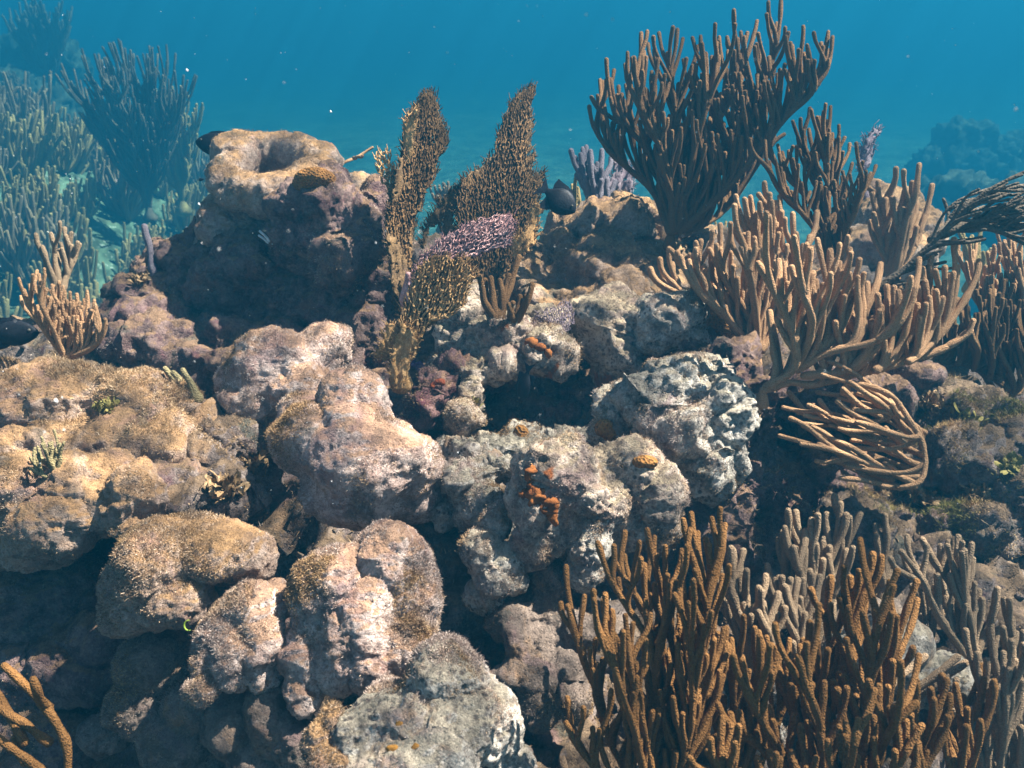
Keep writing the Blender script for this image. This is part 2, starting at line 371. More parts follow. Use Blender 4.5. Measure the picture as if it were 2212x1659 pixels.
def rock(name, label, cat, blobs, mat, turf=None, turf_n=0, lump=1., fine=1., pit=0., voxel=None, smooth=16, turf_L=(.0015, .0042), carve=None, group=None):
    ROCK_N[0] += 1; sd = ROCK_N[0]*13
    dm = np.mean([b[2] for b in blobs])
    voxel = voxel or .0042*dm/1.4
    me = fuse(blobs, voxel, smooth); p = coords(me); n = normals(me)
    mm = np.clip(.55+fbm(p*4, 2, sd+3), 0, 1)
    big = lump*(.016*fbm(p*8, 2, sd)+.008*fbm(p*19, 2, sd+5)+.022*mm*np.exp(-(worley(p*13, sd+6)/.42)**2)+.008*(1-mm)*np.exp(-(worley(p*30, sd+4)/.45)**2))
    sm = fine*(.0032*fbm(p*50, 3, sd+7)+.0022*ridged(p*90, 2, sd+8)+.0016*fbm(p*190, 2, sd+9))
    wp_ = p*6.5+.35*np.stack([vnoise(p*14, sd+1), vnoise(p*14, sd+2), vnoise(p*14, sd+12)], 1)
    ck = np.clip(1-np.abs(vnoise(wp_, sd+11))/.055, 0, 1)*np.clip(.2+1.6*vnoise(p*5, sd+10), 0, 1)
    off = big+sm-min(lump, 1.3)*.009*ck
    if pit: off = off-pit*.010*np.clip(.36-worley(p*48, sd+2), 0, 1)/.36
    p = p+n*off[:, None]
    if carve is not None: p = carve(p, n)
    me.vertices.foreach_set('co', p.astype(np.float32).ravel()); me.update()
    me.polygons.foreach_set('use_smooth', np.ones(len(me.polygons), bool))
    org = np.array([p[:, 0].mean(), p[:, 1].mean(), p[:, 2].min()])
    tm = turf_mesh(me, turf_n, L=turf_L, seed=sd) if turf_n else None
    me.name = name; o = tag(link(name, me, M[mat], origin=org), label, cat, group)
    if tm is not None:
        v = coords(tm)-org; tm.vertices.foreach_set('co', v.astype(np.float32).ravel())
        tag(link('algal_turf', tm, M[turf], parent=o), kind='stuff')
    return o

exec_rocks = [
 # name, label, category, blobs (x, y, distance, half width, half height[, half depth]), material, turf, n, opts
 ('hollow_coral_head', 'topmost coral boulder with a dark hollow in its crown', 'coral head',
  [(590+98*math.cos(a)+6*math.sin(5*a), 374-52*math.sin(a)+5*math.cos(4*a), 2.09+.115*math.sin(a), 50+5*math.sin(3*a), 46+5*math.cos(2*a+1), 50) for a in np.linspace(0, 2*math.pi, 14, endpoint=False)]+[(585,455,2.10,122,52,110),(480,470,2.1,45,58),(705,410,2.08,44,56),(530,430,2.0,60,34)],
  'tan_rock','turf_tan',9000,dict(lump=.55, carve=lambda p, n: p-np.array([0, 0, .12])*np.exp(-(((p[:, 0]-P(590, 374, 2.09)[0])/.056)**2+((p[:, 1]-P(590, 374, 2.09)[1])/.06)**2)**2)[:, None])),
 ('crusted_boulder', 'crusted lump just below the hollow boulder, rusty patches on its right flank', 'coral rock',
  [(690,470,1.98,95,85),(640,530,1.98,75,60),(760,500,2.0,70,80),(720,560,1.98,95,70),(810,500,2.1,45,90),(690,400,2.0,50,35)],
  'dark_rock','turf_pale',8000,dict(lump=1.5,fine=2.)),
 ('knob_rock', 'small rounded knob jutting out left under the hollow boulder', 'coral rock',
  [(462,490,2.03,48,48),(500,500,2.06,60,45),(440,520,2.08,30,30)], 'tan_rock','turf_pale',2500,dict(lump=.9)),
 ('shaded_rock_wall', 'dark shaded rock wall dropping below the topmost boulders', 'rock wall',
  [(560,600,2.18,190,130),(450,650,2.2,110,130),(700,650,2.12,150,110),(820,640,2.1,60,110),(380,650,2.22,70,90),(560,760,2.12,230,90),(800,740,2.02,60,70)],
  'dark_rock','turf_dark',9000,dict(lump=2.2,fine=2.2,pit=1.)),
 ('ragged_ledge_rock', 'ragged dark ledge left of the shaded wall with a pale tuft on top', 'rock ledge',
  [(300,640,2.08,70,34),(270,690,2.06,40,50),(330,700,2.08,80,60),(280,760,2.0,60,40),(390,560,2.12,34,28),(350,760,2.0,70,50)],
  'dark_rock','turf_pale',3500,dict(lump=1.8,fine=2.2)),
 ('pale_domed_boulder', 'pale domed boulder below the shaded wall, behind the pinkish one', 'coral head',
  [(600,805,1.68,118,92,95),(695,765,1.70,66,60,70),(530,810,1.70,56,66,60),(570,870,1.68,92,72,85),(660,850,1.64,84,66,80)],
  'pink_rock','turf_pale',11000,dict(lump=.9)),
 ('pinkish_boulder', 'smooth pinkish boulder at the centre with a squared top and sunlit shoulder', 'coral head',
  [(765,875,1.50,72,82,75),(655,905,1.53,48,55,55),(695,965,1.49,108,88,85),(790,1000,1.45,130,102,95),(885,1012,1.47,72,68,75),(765,1068,1.47,132,60,85),(895,1062,1.51,62,62,70),(770,930,1.48,85,70,80)],
  'pink_rock','turf_pale',16000,dict(lump=.75,fine=.8)),
 ('golden_mound', 'broad golden algae mound at the left edge below the sea rods', 'coral mound',
  [(110,880,1.62,180,95),(-60,860,1.66,120,90),(260,870,1.62,120,75),(340,900,1.62,90,60),(420,930,1.62,58,40),(180,960,1.56,160,60),(330,980,1.56,110,55),(40,980,1.54,120,60)],
  'gold_rock','turf_gold',20000,dict(lump=1.1,fine=1.5,turf_L=(.003,.008))),
 ('tan_lobed_mound', 'tan lobed mound at the left edge under the golden one', 'coral mound',
  [(200,1060,1.42,105,70),(280,1080,1.38,85,68),(60,1080,1.42,100,80),(150,1130,1.38,110,60),(-40,1110,1.44,90,90),(290,1140,1.36,60,40),(70,1180,1.4,70,50),(360,1100,1.44,60,40)],
  'gold_rock','turf_tan',15000,dict(lump=1.1,fine=1.4)),
 ('broken_coral_crust', 'broken crusty rock between the golden mound and the pinkish boulder', 'coral rock',
  [(430,1000,1.56,90,40),(480,960,1.6,60,30),(400,1050,1.5,60,38),(500,1060,1.5,60,40),(460,1090,1.46,70,34)],
  'rubble','turf_tan',5000,dict(lump=2.0,fine=2.4)),
 ('twin_lobed_boulder', 'tan twin lobed boulder left of centre with a fuzzy brown top', 'coral head',
  [(330,1230,1.28,105,85),(480,1195,1.29,100,65),(420,1170,1.32,110,45),(290,1300,1.28,70,70),(390,1300,1.26,80,60),(540,1200,1.3,55,55),(260,1270,1.3,50,60)],
  'tan_rock','turf_tan',16000,dict(lump=.85)),
 ('ribbed_boulder', 'ribbed boulder under the twin lobed one with small knobs hanging below', 'coral head',
  [(545,1325,1.23,66,78,70),(470,1370,1.22,52,66,60),(565,1400,1.21,46,80,60),(505,1420,1.20,44,66,55),(440,1492,1.18,36,30),(490,1360,1.23,60,60,65),(575,1465,1.2,32,36),(590,1300,1.26,46,46,55),(450,1430,1.2,34,40)],
  'pink_rock','turf_pale',12000,dict(lump=.8)),
 ('large_folded_boulder', 'large folded boulder at lower centre with a rounded golden crown', 'coral head',
  [(840,1215,1.24,84,86,85),(745,1260,1.23,72,84,80),(680,1310,1.22,50,80,65),(885,1290,1.24,72,95,80),(800,1340,1.20,66,95,75),(735,1400,1.20,60,95,70),(885,1400,1.20,64,85,70),(660,1400,1.21,34,80,50),(810,1440,1.19,60,60,60),(650,1500,1.19,34,42,40),(670,1450,1.20,36,50,45)],
  'pink_rock','turf_pale',20000,dict(lump=.7)),
 ('white_crusted_boulder', 'whitish crusted boulder at the bottom edge with orange sponge spots', 'coral head',
  [(950,1470,1.1,85,75),(860,1550,1.08,120,75),(760,1600,1.06,80,75),(970,1570,1.08,95,85),(1060,1590,1.1,62,85),(880,1650,1.05,150,70),(1080,1660,1.1,62,60),(1000,1500,1.12,60,60)],
  'pale_rock','turf_pale',17000,dict(lump=.9,pit=.6)),
 ('mossy_wedge_rock', 'brown mossy wedge at the bottom edge left of the whitish boulder', 'coral rock',
  [(700,1600,1.06,42,60),(720,1560,1.06,34,30),(720,1660,1.03,60,50)], 'tan_rock','turf_dark',3500,dict(lump=.8)),
 ('shaded_lobed_coral', 'dim grey lobed coral in the shade at the lower left corner', 'coral head',
  [(340,1440,1.32,90,70),(300,1530,1.3,75,65),(420,1530,1.28,66,55),(520,1570,1.25,75,70),(590,1560,1.22,46,80),(380,1600,1.28,75,60),(230,1590,1.34,70,50),(560,1640,1.22,60,40),(640,1600,1.2,44,60)],
  'grey_rock','turf_dark',6000,dict(lump=.7,fine=.7)),
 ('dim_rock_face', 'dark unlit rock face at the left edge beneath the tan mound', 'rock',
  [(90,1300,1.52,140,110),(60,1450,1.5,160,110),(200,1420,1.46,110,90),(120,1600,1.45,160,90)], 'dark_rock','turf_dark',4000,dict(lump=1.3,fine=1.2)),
 ('orange_spotted_boulder', 'boulder right of centre with orange sponge running down its face', 'coral head',
  [(1215,1020,1.42,92,85),(1180,1080,1.41,75,75),(1270,1090,1.42,85,80),(1340,1020,1.46,80,70),(1400,1080,1.46,65,75),(1420,1140,1.46,50,60),(1170,1170,1.4,48,48),(1330,1120,1.46,80,70)],
  'spot_rock','turf_pale',14000,dict(lump=1.0,fine=1.4,pit=.8)),
 ('pale_stalked_knob', 'pale stalked knob hanging left below the orange spotted boulder', 'coral rock',
  [(1075,1130,1.42,26,36),(1045,1195,1.4,38,46),(1080,1220,1.4,42,40),(1065,1260,1.38,36,30),(1110,1250,1.4,34,34),(1040,1290,1.4,40,36)],
  'pale_rock','turf_pale',4000,dict(lump=.8,pit=.5)),
 ('pale_thumb_rock', 'pale thumb shaped rock below the orange spotted boulder, beside brown rods', 'coral rock',
  [(1275,1130,1.4,36,34),(1268,1180,1.39,44,48),(1262,1235,1.4,40,42)], 'pale_rock','turf_pale',3500,dict(lump=.8,pit=.5)),
 ('shaded_knob_cluster', 'cluster of dim purplish knobs in the hollow left of the brown rods', 'coral rock',
  [(1190,1270,1.42,38,50),(1100,1340,1.4,60,50),(1110,1400,1.36,38,50),(1190,1400,1.4,60,60),(1130,1450,1.36,85,40),(1220,1440,1.36,44,40),(1240,1360,1.38,34,38),(1230,1510,1.34,48,36),(1160,1530,1.34,50,44),(1170,1340,1.42,60,60)],
  'grey_rock','turf_dark',5000,dict(lump=.9)),
 ('pitted_white_boulder', 'greenish white pitted boulder right of centre below the tan sea rods', 'coral head',
  [(1450,850,1.58,85,75),(1520,830,1.6,70,60),(1390,880,1.58,70,50),(1540,900,1.58,70,80),(1460,930,1.56,90,65),(1340,880,1.6,50,40),(1510,990,1.58,72,60),(1330,920,1.58,40,45)],
  'pale_rock','turf_pale',11000,dict(lump=1.4,fine=1.8,pit=1.6)),
 ('honeycomb_coral', 'rounded honeycombed coral with a pale cap behind the brown lump', 'coral head',
  [(1430,690,1.82,60,48),(1470,680,1.83,52,44),(1420,730,1.82,46,40),(1480,730,1.84,60,40)], 'pale_rock','turf_pale',3000,dict(lump=.6,pit=2.)),
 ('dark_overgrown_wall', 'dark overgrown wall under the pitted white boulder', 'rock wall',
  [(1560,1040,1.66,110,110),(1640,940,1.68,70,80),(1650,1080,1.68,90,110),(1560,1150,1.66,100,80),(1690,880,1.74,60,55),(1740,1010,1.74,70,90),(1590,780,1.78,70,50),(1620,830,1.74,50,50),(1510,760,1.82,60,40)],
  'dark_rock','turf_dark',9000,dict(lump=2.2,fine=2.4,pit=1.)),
 ('sandy_back_ridge', 'tan sandy ridge behind the sea fans running under the dark sea rod', 'rock ridge',
  [(1290,520,2.3,130,55),(1400,490,2.36,75,48),(1200,570,2.24,80,60),(1300,600,2.2,130,70),(1410,590,2.2,80,70),(1230,660,2.1,100,50),(1340,660,2.06,80,45),(1150,620,2.15,60,60),(1480,540,2.34,70,60)],
  'gold_rock','turf_tan',14000,dict(lump=2.0,fine=2.0)),
 ('crusted_shelf', 'pale crusted shelf overhanging the dark cave at the centre', 'rock ledge',
  [(1030,690,1.86,66,40),(1100,715,1.82,80,36),(1160,745,1.8,60,34),(1010,740,1.84,60,40),(1080,780,1.82,100,32),(1000,800,1.86,66,34),(1320,765,1.86,46,50),(1330,720,1.88,50,60),(1150,690,1.9,60,36),(1020,650,1.9,30,34),(1290,690,1.94,60,44)],
  'spot_rock','turf_tan',9000,dict(lump=1.9,fine=2.2,pit=.8)),
 ('cave_back_rock', 'shadowed rock at the back of the central cave', 'rock',
  [(1060,850,2.08,110,60),(1200,840,2.10,110,90),(930,870,2.0,80,80),(1290,880,1.96,60,60)], 'dark_rock','turf_dark',5000,dict(lump=2.0,fine=2.2,pit=1.)),
 ('crust_column', 'narrow pale crusty column at the left side of the central cave', 'coral rock',
  [(1016,812,1.76,27,26),(1012,860,1.74,18,36),(1000,905,1.70,30,22),(1040,800,1.77,24,18)], 'spot_rock','turf_tan',2600,dict(lump=1.6,fine=2.6,pit=1.)),
 ('maroon_crusted_rock', 'maroon crusted rock under the purple sponge at the foot of the golden fan', 'coral rock',
  [(945,835,1.76,40,34),(985,800,1.78,42,18),(930,890,1.74,40,36),(975,850,1.78,30,40),(1080,812,1.90,60,16),(1150,800,1.92,40,14)], 'maroon_rock','turf_dark',4000,dict(lump=1.2,fine=2.6,pit=1.2)),
 ('shaded_crust_ledge', 'small shaded ledge of reddish crust inside the central cave', 'rock ledge',
  [(1180,890,1.93,60,16),(1250,865,1.96,40,26),(1110,902,1.90,50,14),(1295,835,1.94,30,34)], 'maroon_rock','turf_dark',3000,dict(lump=.9,fine=2.6,pit=1.2)),
 ('pale_shelf_rock', 'flat pale slab with rubble lying in front of the central cave', 'rock slab',
  [(1070,968,1.68,110,24),(1010,995,1.6,60,36),(1150,960,1.72,80,22),(1000,1040,1.52,66,50),(1080,1010,1.54,60,40),(1040,1080,1.5,50,40),(960,1080,1.54,40,70),(1240,945,1.70,60,22)],
  'pale_rock','turf_pale',8000,dict(lump=1.7,fine=2.2,pit=1.2)),
 ('weedy_slope_rock', 'weed covered rocky slope at the right edge under the sea rods', 'rock slope',
  [(2060,920,1.86,110,70),(2160,980,1.8,90,90),(2050,1030,1.74,110,80),(1900,1120,1.72,100,60),(2080,1150,1.66,120,70),(2190,1100,1.66,70,80),(1960,1180,1.64,90,50),(1800,1160,1.66,80,60)],
  'rubble','turf_green',16000,dict(lump=2.0,fine=2.4,turf_L=(.004,.012))),
 ('purple_crusted_rock', 'pinkish purple crusted rock under the fork of the tan sea rods', 'rock',
  [(1750,870,1.76,70,40),(1700,830,1.78,50,40),(1960,820,1.86,44,30),(1880,850,1.82,80,36)], 'dark_rock','turf_pale',2500,dict(lump=1.8,fine=2.)),
 ('yellow_boulder', 'yellowish boulder behind the tan sea rods at upper right', 'coral head',
  [(1940,450,2.5,62,52),(1900,480,2.5,60,60),(1985,500,2.48,50,66),(1900,560,2.46,110,70),(1880,430,2.55,30,40)], 'gold_rock','turf_gold',3500,dict(lump=.8)),
 ('drab_boulder', 'drab olive boulder half hidden behind the hollow boulder', 'coral head',
  [(775,415,2.75,42,42),(750,440,2.8,66,60)], 'gold_rock','turf_tan',1500,dict(lump=.5)),
 ('pink_crusted_slab', 'pink and white crusted slab showing between the brown rods at the bottom', 'rock slab',
  [(1650,1490,1.34,50,40),(1640,1570,1.3,60,40),(1530,1530,1.34,40,50),(1750,1480,1.36,60,40),(1880,1400,1.4,80,50),(1990,1480,1.38,80,50)], 'pale_rock','turf_pale',4000,dict(lump=1.3,fine=1.5)),
]
for (nm, lb, ct, bl, mt, tf, tn, op) in exec_rocks:
    rock(nm, lb, ct, bl, mt, tf, tn, **op)

bpy.context.view_layer.update(); DG = bpy.context.evaluated_depsgraph_get(); DG.update()
def hd(x, y, dflt):
    "distance of the first surface met at a photo point"
    dr = P(x, y, 1)-CP; dr /= np.linalg.norm(dr); ok, loc, *_ = SC.ray_cast(DG, Vector(CP), Vector(dr))
    dd = (np.array(loc)-CP)@FWD if ok else dflt
    return float(dd) if abs(dd-dflt) < .35 else dflt
# ------------------------------------------------------------------ tubes and colonies
class TB:
    def __init__(s): s.v = []; s.q = []; s.n = 0
    def tube(s, p, r, sides=7, cap=True):
        p = np.asarray(p, float); r = np.broadcast_to(np.asarray(r, float), (len(p),)).copy()
        t = np.gradient(p, axis=0); t /= np.linalg.norm(t, axis=1)[:, None]+1e-12
        if cap:
            e, te, re = p[0], t[0], r[0]
            p = np.vstack([e-te*re*.9, e-te*re*.5, p]); r = np.concatenate([[re*.08, re*.82], r]); t = np.vstack([te, te, t])
            e, te, re = p[-1], t[-1], r[-1]
            p = np.vstack([p, e+te*re*.55, e+te*re*.86, e+te*re]); r = np.concatenate([r, [re*.84, re*.5, re*.06]]); t = np.vstack([t, te, te, te])
        m = t.mean(0); ref = np.eye(3)[np.argmin(np.abs(m))]
        a = np.cross(t, ref); a /= np.linalg.norm(a, axis=1)[:, None]+1e-12; b = np.cross(t, a)
        an = np.linspace(0, 2*math.pi, sides, endpoint=False)
        ring = p[:, None]+r[:, None, None]*(np.cos(an)[None, :, None]*a[:, None]+np.sin(an)[None, :, None]*b[:, None])
        k = len(p); i = np.arange(k*sides).reshape(k, sides)+s.n; j = np.roll(i, -1, 1)
        s.v.append(ring.reshape(-1, 3)); s.q.append(np.stack([i[:-1], j[:-1], j[1:], i[1:]], -1).reshape(-1, 4)); s.n += k*sides
    def mesh(s, name): return mesh_np(name, np.concatenate(s.v), [np.concatenate(s.q)])
    def link(s, name, mat, parent=None, origin=None):
        me = s.mesh(name)
        if parent is not None:
            v = coords(me)-np.asarray(origin); me.vertices.foreach_set('co', v.astype(np.float32).ravel()); me.update()
            return link(name, me, mat, parent)
        return link(name, me, mat, None, origin)
def spline(p, n):
    p = np.asarray(p, float)
    if len(p) == 2: return p[0]+(p[1]-p[0])*np.linspace(0, 1, n)[:, None]
    s = np.concatenate([[0], np.cumsum(np.linalg.norm(np.diff(p, axis=0), axis=1))]); m = np.gradient(p, s, axis=0)
    u = np.linspace(0, s[-1], n); k = np.clip(np.searchsorted(s, u, 'right')-1, 0, len(p)-2); h = (s[k+1]-s[k])[:, None]; t = ((u-s[k])[:, None])/h
    return (2*t**3-3*t**2+1)*p[k]+(t**3-2*t**2+t)*h*m[k]+(-2*t**3+3*t**2)*p[k+1]+(t**3-t**2)*h*m[k+1]
def crop(ox, oy):
    return lambda q: (ox*.553+.35*np.asarray(q, float)[..., 0:1], oy*.553+.35*np.asarray(q, float)[..., 1:2])
def cv(c, pts):
    x, y = crop(*c)(pts); return np.concatenate([x, y], -1)
c1, c2, c3, c4, c5, c6, c7, c8, c9 = (0, 0), (1300, 0), (2600, 0), (0, 950), (1300, 950), (2600, 950), (0, 1950), (1300, 1950), (2600, 1950)

def colony(name, label, cat, mat, c, d, limbs, tips=(), r=13, thick=.08, fill=0, seed=1, up=(0, -1), base=None, flen=(70, 150), group=None, lmax=330, rb=1.5, dtop=0., wob=3.0, sides=8, snap=False):
    """limbs and tips are photo points; every limb gets its own distance within the colony's thickness.
    Branchlets leave a limb along it and turn up towards their tip."""
    if snap: d = hd(*cv(c, limbs[0])[0], d)+.012
    r = r*.60; fill = int(fill*2.6); R = np.random.default_rng(seed); up = np.array(up, float); up /= np.linalg.norm(up)
    L = [cv(c, l) for l in limbs]; b0 = L[0][0]
    H = max(abs(l[-1, 1]-l[0, 1]) for l in L)+1e-3
    offs = thick*np.linspace(-1, 1, len(L)) if len(L) > 1 else np.array([0.]); R.shuffle(offs)
    nodes = []; parts = []
    for k, l in enumerate(L):
        ll = np.linalg.norm(np.diff(l, axis=0), axis=1).sum(); n = max(6, int(ll/12))
        q = spline(l, n); t = np.linspace(0, 1, n)
        q = q+wob*np.stack([np.sin(t*9+R.uniform(0, 6)), np.cos(t*8+R.uniform(0, 6))], 1)*(t*(1-t)*3)[:, None]
        start = np.hypot(*(l[0]-b0))/H
        dd = d+offs[k]*np.clip(t*1.3+min(start, 1)*0, 0, 1)+dtop*t
        rr = r*(1+(rb-1)*(1-t)**1.5)*(1+.06*R.normal(0, 1, n))
        rr = rr*(1+.13*np.sin(np.cumsum(R.normal(.8, .5, n)))); rr[-1] = r*.95
        tb = TB(); tb.tube(PA(q, dd), rr*K*dd, sides); parts.append(tb)
        tg = np.gradient(q, axis=0); tg /= np.linalg.norm(tg, axis=1)[:, None]+1e-9
        for i in range(1, n-1): nodes.append([q[i, 0], q[i, 1], dd[i], tg[i, 0], tg[i, 1], k, 0, rr[i], t[i]])
    T = [(p, None) for p in cv(c, tips)] if len(tips) else []
    nd = np.array(nodes)
    for _ in range(fill):
        nn = nd[R.integers(len(nd))]
        if nn[8] > .78: continue
        sx = R.choice([-1, 1]); g = np.array([nn[3], nn[4]])
        dr = .9*up+.22*g+np.array([sx*R.uniform(.0, .45)*abs(up[1]), sx*R.uniform(0, .45)*abs(up[0])]); dr /= np.linalg.norm(dr)
        T.append((nn[:2]+dr*R.uniform(*flen), nn))
    order = sorted(range(len(T)), key=lambda i: (T[i][1] is not None, np.min(np.hypot(nd[:, 0]-T[i][0][0], nd[:, 1]-T[i][0][1]))))
    for i in order:
        p = T[i][0]; v = p-nd[:, :2]; l = np.hypot(v[:, 0], v[:, 1])+1e-6; vh = v/l[:, None]
        cu = vh@up; cg = (vh*nd[:, 3:5]).sum(1)
        cost = .55*l+np.clip(85-l, 0, 90)*1.6+130*(1-cu)+60*(1-cg)+35*nd[:, 6]+np.where(l > lmax, (l-lmax)*3, 0)+R.uniform(0, 25, len(l))
        j = int(np.argmin(cost)) if T[i][1] is None else int(np.argmin(np.hypot(nd[:, 0]-T[i][1][0], nd[:, 1]-T[i][1][1])))
        nn = nd[j]; ln = l[j]
        if ln < 14: continue
        near = np.hypot(nd[:, 0]-nn[0], nd[:, 1]-nn[1]) < 13; nd[near, 6] += 1
        g = nn[3:5]; vhj = vh[j]; td = .8*up+.2*vhj; td /= np.linalg.norm(td)
        tt = np.linspace(0, 1, max(6, int(ln/11)))[:, None]
        p0, p3 = nn[:2], p; p1 = p0+(.6*g+.4*vhj)*ln*.35; p2 = p3-td*ln*.42
        q = (1-tt)**3*p0+3*(1-tt)**2*tt*p1+3*(1-tt)*tt**2*p2+tt**3*p3
        q = q+2.0*np.stack([np.sin(tt[:, 0]*7+R.uniform(0, 6)), 0*tt[:, 0]], 1)*tt
        dz = R.uniform(-1, 1)*min(thick*.7, ln*K*d*.45); dd = nn[2]+dz*(tt[:, 0]**1.2)
        rr = r*R.uniform(.88, 1.1)*(1+.05*R.normal(0, 1, len(q)))*(1-.06*tt[:, 0]); rr = rr*(1+.13*np.sin(np.cumsum(R.normal(.8, .5, len(q))))); rr[-1] = r*R.uniform(.82, 1.05)
        k = int(nn[5]); parts[k].tube(PA(q, dd), rr*K*dd, sides)
        tg = np.gradient(q, axis=0); tg /= np.linalg.norm(tg, axis=1)[:, None]+1e-9
        new = [[q[m, 0], q[m, 1], dd[m], tg[m, 0], tg[m, 1], k, .4, rr[m], 1] for m in range(1, max(2, int(len(q)*.6)))]
        nd = np.vstack([nd, new])
    org = P(*(cv(c, [base])[0] if base else b0), d); root = empty(name, org); tag(root, label, cat, group)
    hb = TB(); rr = r*rb*K*d
    hp = np.array([org+np.array([0, 0, -2.2*rr]), org+np.array([0, 0, -1.2*rr]), org, org+np.array([0, 0, .8*rr])]); hb.tube(hp-[0, 0, 1.2*rr], [1.9*rr, 1.6*rr, 1.25*rr, .9*rr], 10)
    hb.link('holdfast', M[mat], root, org)
    for tb in parts: tb.link('branch', M[mat], root, org)
    return root
RODS = 'sea rod coral'
A_tips = [tuple(q) for q in np.vstack([cv(c2, [(1640,590),(1655,495),(1692,495),(1730,435),(1800,400),(1815,325),(1858,355),(1915,440),(1935,195),(1980,230),(2010,205),(2095,170),(2130,185),(2160,240),(2050,510),(2140,520),(1940,560),(1975,575),(1895,680),(1750,655),(1720,550),(1690,745),(1790,600),(1840,520),(2040,700),(2120,640)]),
  cv(c3, [(165,235),(220,225),(300,150),(315,265),(415,65),(385,230),(470,200),(500,205),(560,130),(620,90),(630,15),(740,270),(845,165),(815,310),(860,330),(920,205),(980,310),(730,400),(770,490),(690,460),(650,600),(615,360),(575,470),(545,290),(490,510),(430,400),(360,560),(335,350),(205,345),(135,480),(85,520),(220,460),(680,800),(640,820),(450,650),(280,640),(160,690),(60,600),(400,700),(520,620),(600,690)])])]
inv3 = lambda p: ((p[0]-2600*.553)/.35, p[1]/.35)
A_tips3 = [inv3(p) for p in A_tips]
colony('sea_rod_coral', 'tallest dark brown sea rod with crowded upright fingers, at upper right', RODS, 'rod_brown', c3, 2.08,
  [[(30,1440),(-90,1180),(-260,1010),(-350,940),(-410,840),(-440,765)], [(40,1430),(-40,1050),(-160,880),(-330,730),(-420,660),(-458,600)], [(50,1430),(0,1000),(-110,760),(-200,570),(-240,440)],
   [(60,1420),(60,950),(60,700),(30,480),(10,330)], [(70,1430),(160,1000),(240,720),(300,500),(320,350)], [(80,1430),(330,1080),(500,860),(590,640),(620,480)],
   [(90,1440),(440,1100),(640,860),(770,700),(880,600),(960,480),(1010,380),(1030,230)], [(100,1450),(300,1350),(480,1150),(600,960),(700,850),(730,830)], [(80,1430),(380,950),(560,620),(660,390),(700,190),(712,0)],
   [(75,1430),(250,900),(400,620),(470,420)]],
  A_tips3, r=8, thick=.13, fill=200, seed=5, lmax=260, rb=1.7, flen=(60, 170))
colony('sea_rod_coral', 'dark tan sea rod standing behind the fork of the big tan one, upper right', RODS, 'rod_brown', c3, 1.98,
  [[(1010,1720),(970,1400),(850,1200),(720,1060),(640,960),(565,810)], [(1000,1720),(960,1300),(900,1050),(840,900),(785,750)], [(1010,1720),(1000,1200),(975,900),(975,690)], [(1020,1720),(1060,1200),(1040,1000),(1105,850)],
   [(1050,1720),(1130,1400),(1200,1200),(1265,1070)], [(1020,1720),(900,1380),(780,1250),(700,1180),(650,1080)]],
  [(515,860),(610,870),(645,1000),(685,990),(720,940),(765,945),(790,985),(835,735),(885,670),(905,680),(982,645),(1000,745),(1070,775),(1045,865),(1172,885),(1135,890),(1080,890),(1292,1025),(1240,1060),(1200,1110),(930,820),(890,800),(1010,800),(800,1000),(860,980),(1150,1010),(700,1150),(1220,1000)],
  r=7.2, thick=.08, fill=75, seed=9, lmax=230, rb=1.6, flen=(40, 110))
colony('sea_rod_coral', 'large tan sea rod forking low to the right from the purple crusted rock', RODS, 'rod_tan', c6, 1.58,
  [[(600,910),(760,860),(900,870),(1100,825),(1280,790),(1460,740),(1650,680),(1790,610),(1880,540)],
   [(620,890),(790,770),(785,560),(720,400),(620,220),(572,125)], [(790,780),(830,640),(770,430),(720,280),(680,120)], [(800,770),(880,620),(900,480),(860,330),(840,225)],
   [(800,770),(950,500),(990,340),(1000,235)], [(800,770),(1040,570),(1085,480),(1055,300),(1072,125)], [(810,780),(1050,660),(1230,620),(1380,560),(1490,420),(1540,280)],
   [(850,820),(1200,760),(1350,620),(1480,480),(1530,350)], [(1300,785),(1480,640),(1620,500),(1680,350)], [(1500,730),(1700,560),(1760,450),(1800,350)]],
  [(1140,40),(1190,105),(1220,190),(1330,130),(1335,395),(1380,340),(1560,460),(890,40),(800,-40),(970,260),(760,250),(1180,480),(1000,430),(1250,250),(1440,300),(1460,400),(940,-20),(1900,480),(1600,380),(870,420),(1100,330),(700,480),(660,560)],
  r=12.5, thick=.09, fill=56, seed=12, lmax=300, rb=1.2, flen=(80, 180))
colony('sea_rod_coral', 'tan sea rod with fingers splayed left over the honeycombed coral', RODS, 'rod_tan', c6, 1.84,
  [[(560,660),(440,440),(300,290),(120,150),(35,45)], [(560,660),(490,420),(380,240),(310,120),(270,40)], [(570,660),(560,420),(520,210),(490,20)], [(560,660),(400,480),(250,370),(90,320)], [(575,660),(600,300),(560,60),(540,-150),(500,-260)],
   [(580,660),(640,300),(660,50),(640,-200),(575,-300)], [(585,660),(720,300),(700,0),(680,-250)], [(590,660),(800,300),(790,50),(785,-180)], [(560,660),(420,520),(330,420),(230,330)]],
  [(18,35),(45,130),(100,85),(180,40),(170,75),(330,40),(230,140),(290,120),(330,290),(400,60),(430,-100),(485,-270),(420,-230),(715,-190),(400,-120),(490,-50),(570,40),(885,-40),(940,-190),(1130,-40),(150,110),(75,60),(370,300),(450,230),(560,290),(-40,100),(-90,160),(-20,200),(600,110),(740,120)],
  r=11, thick=.10, fill=70, seed=15, lmax=250, rb=1.3, flen=(50, 130))
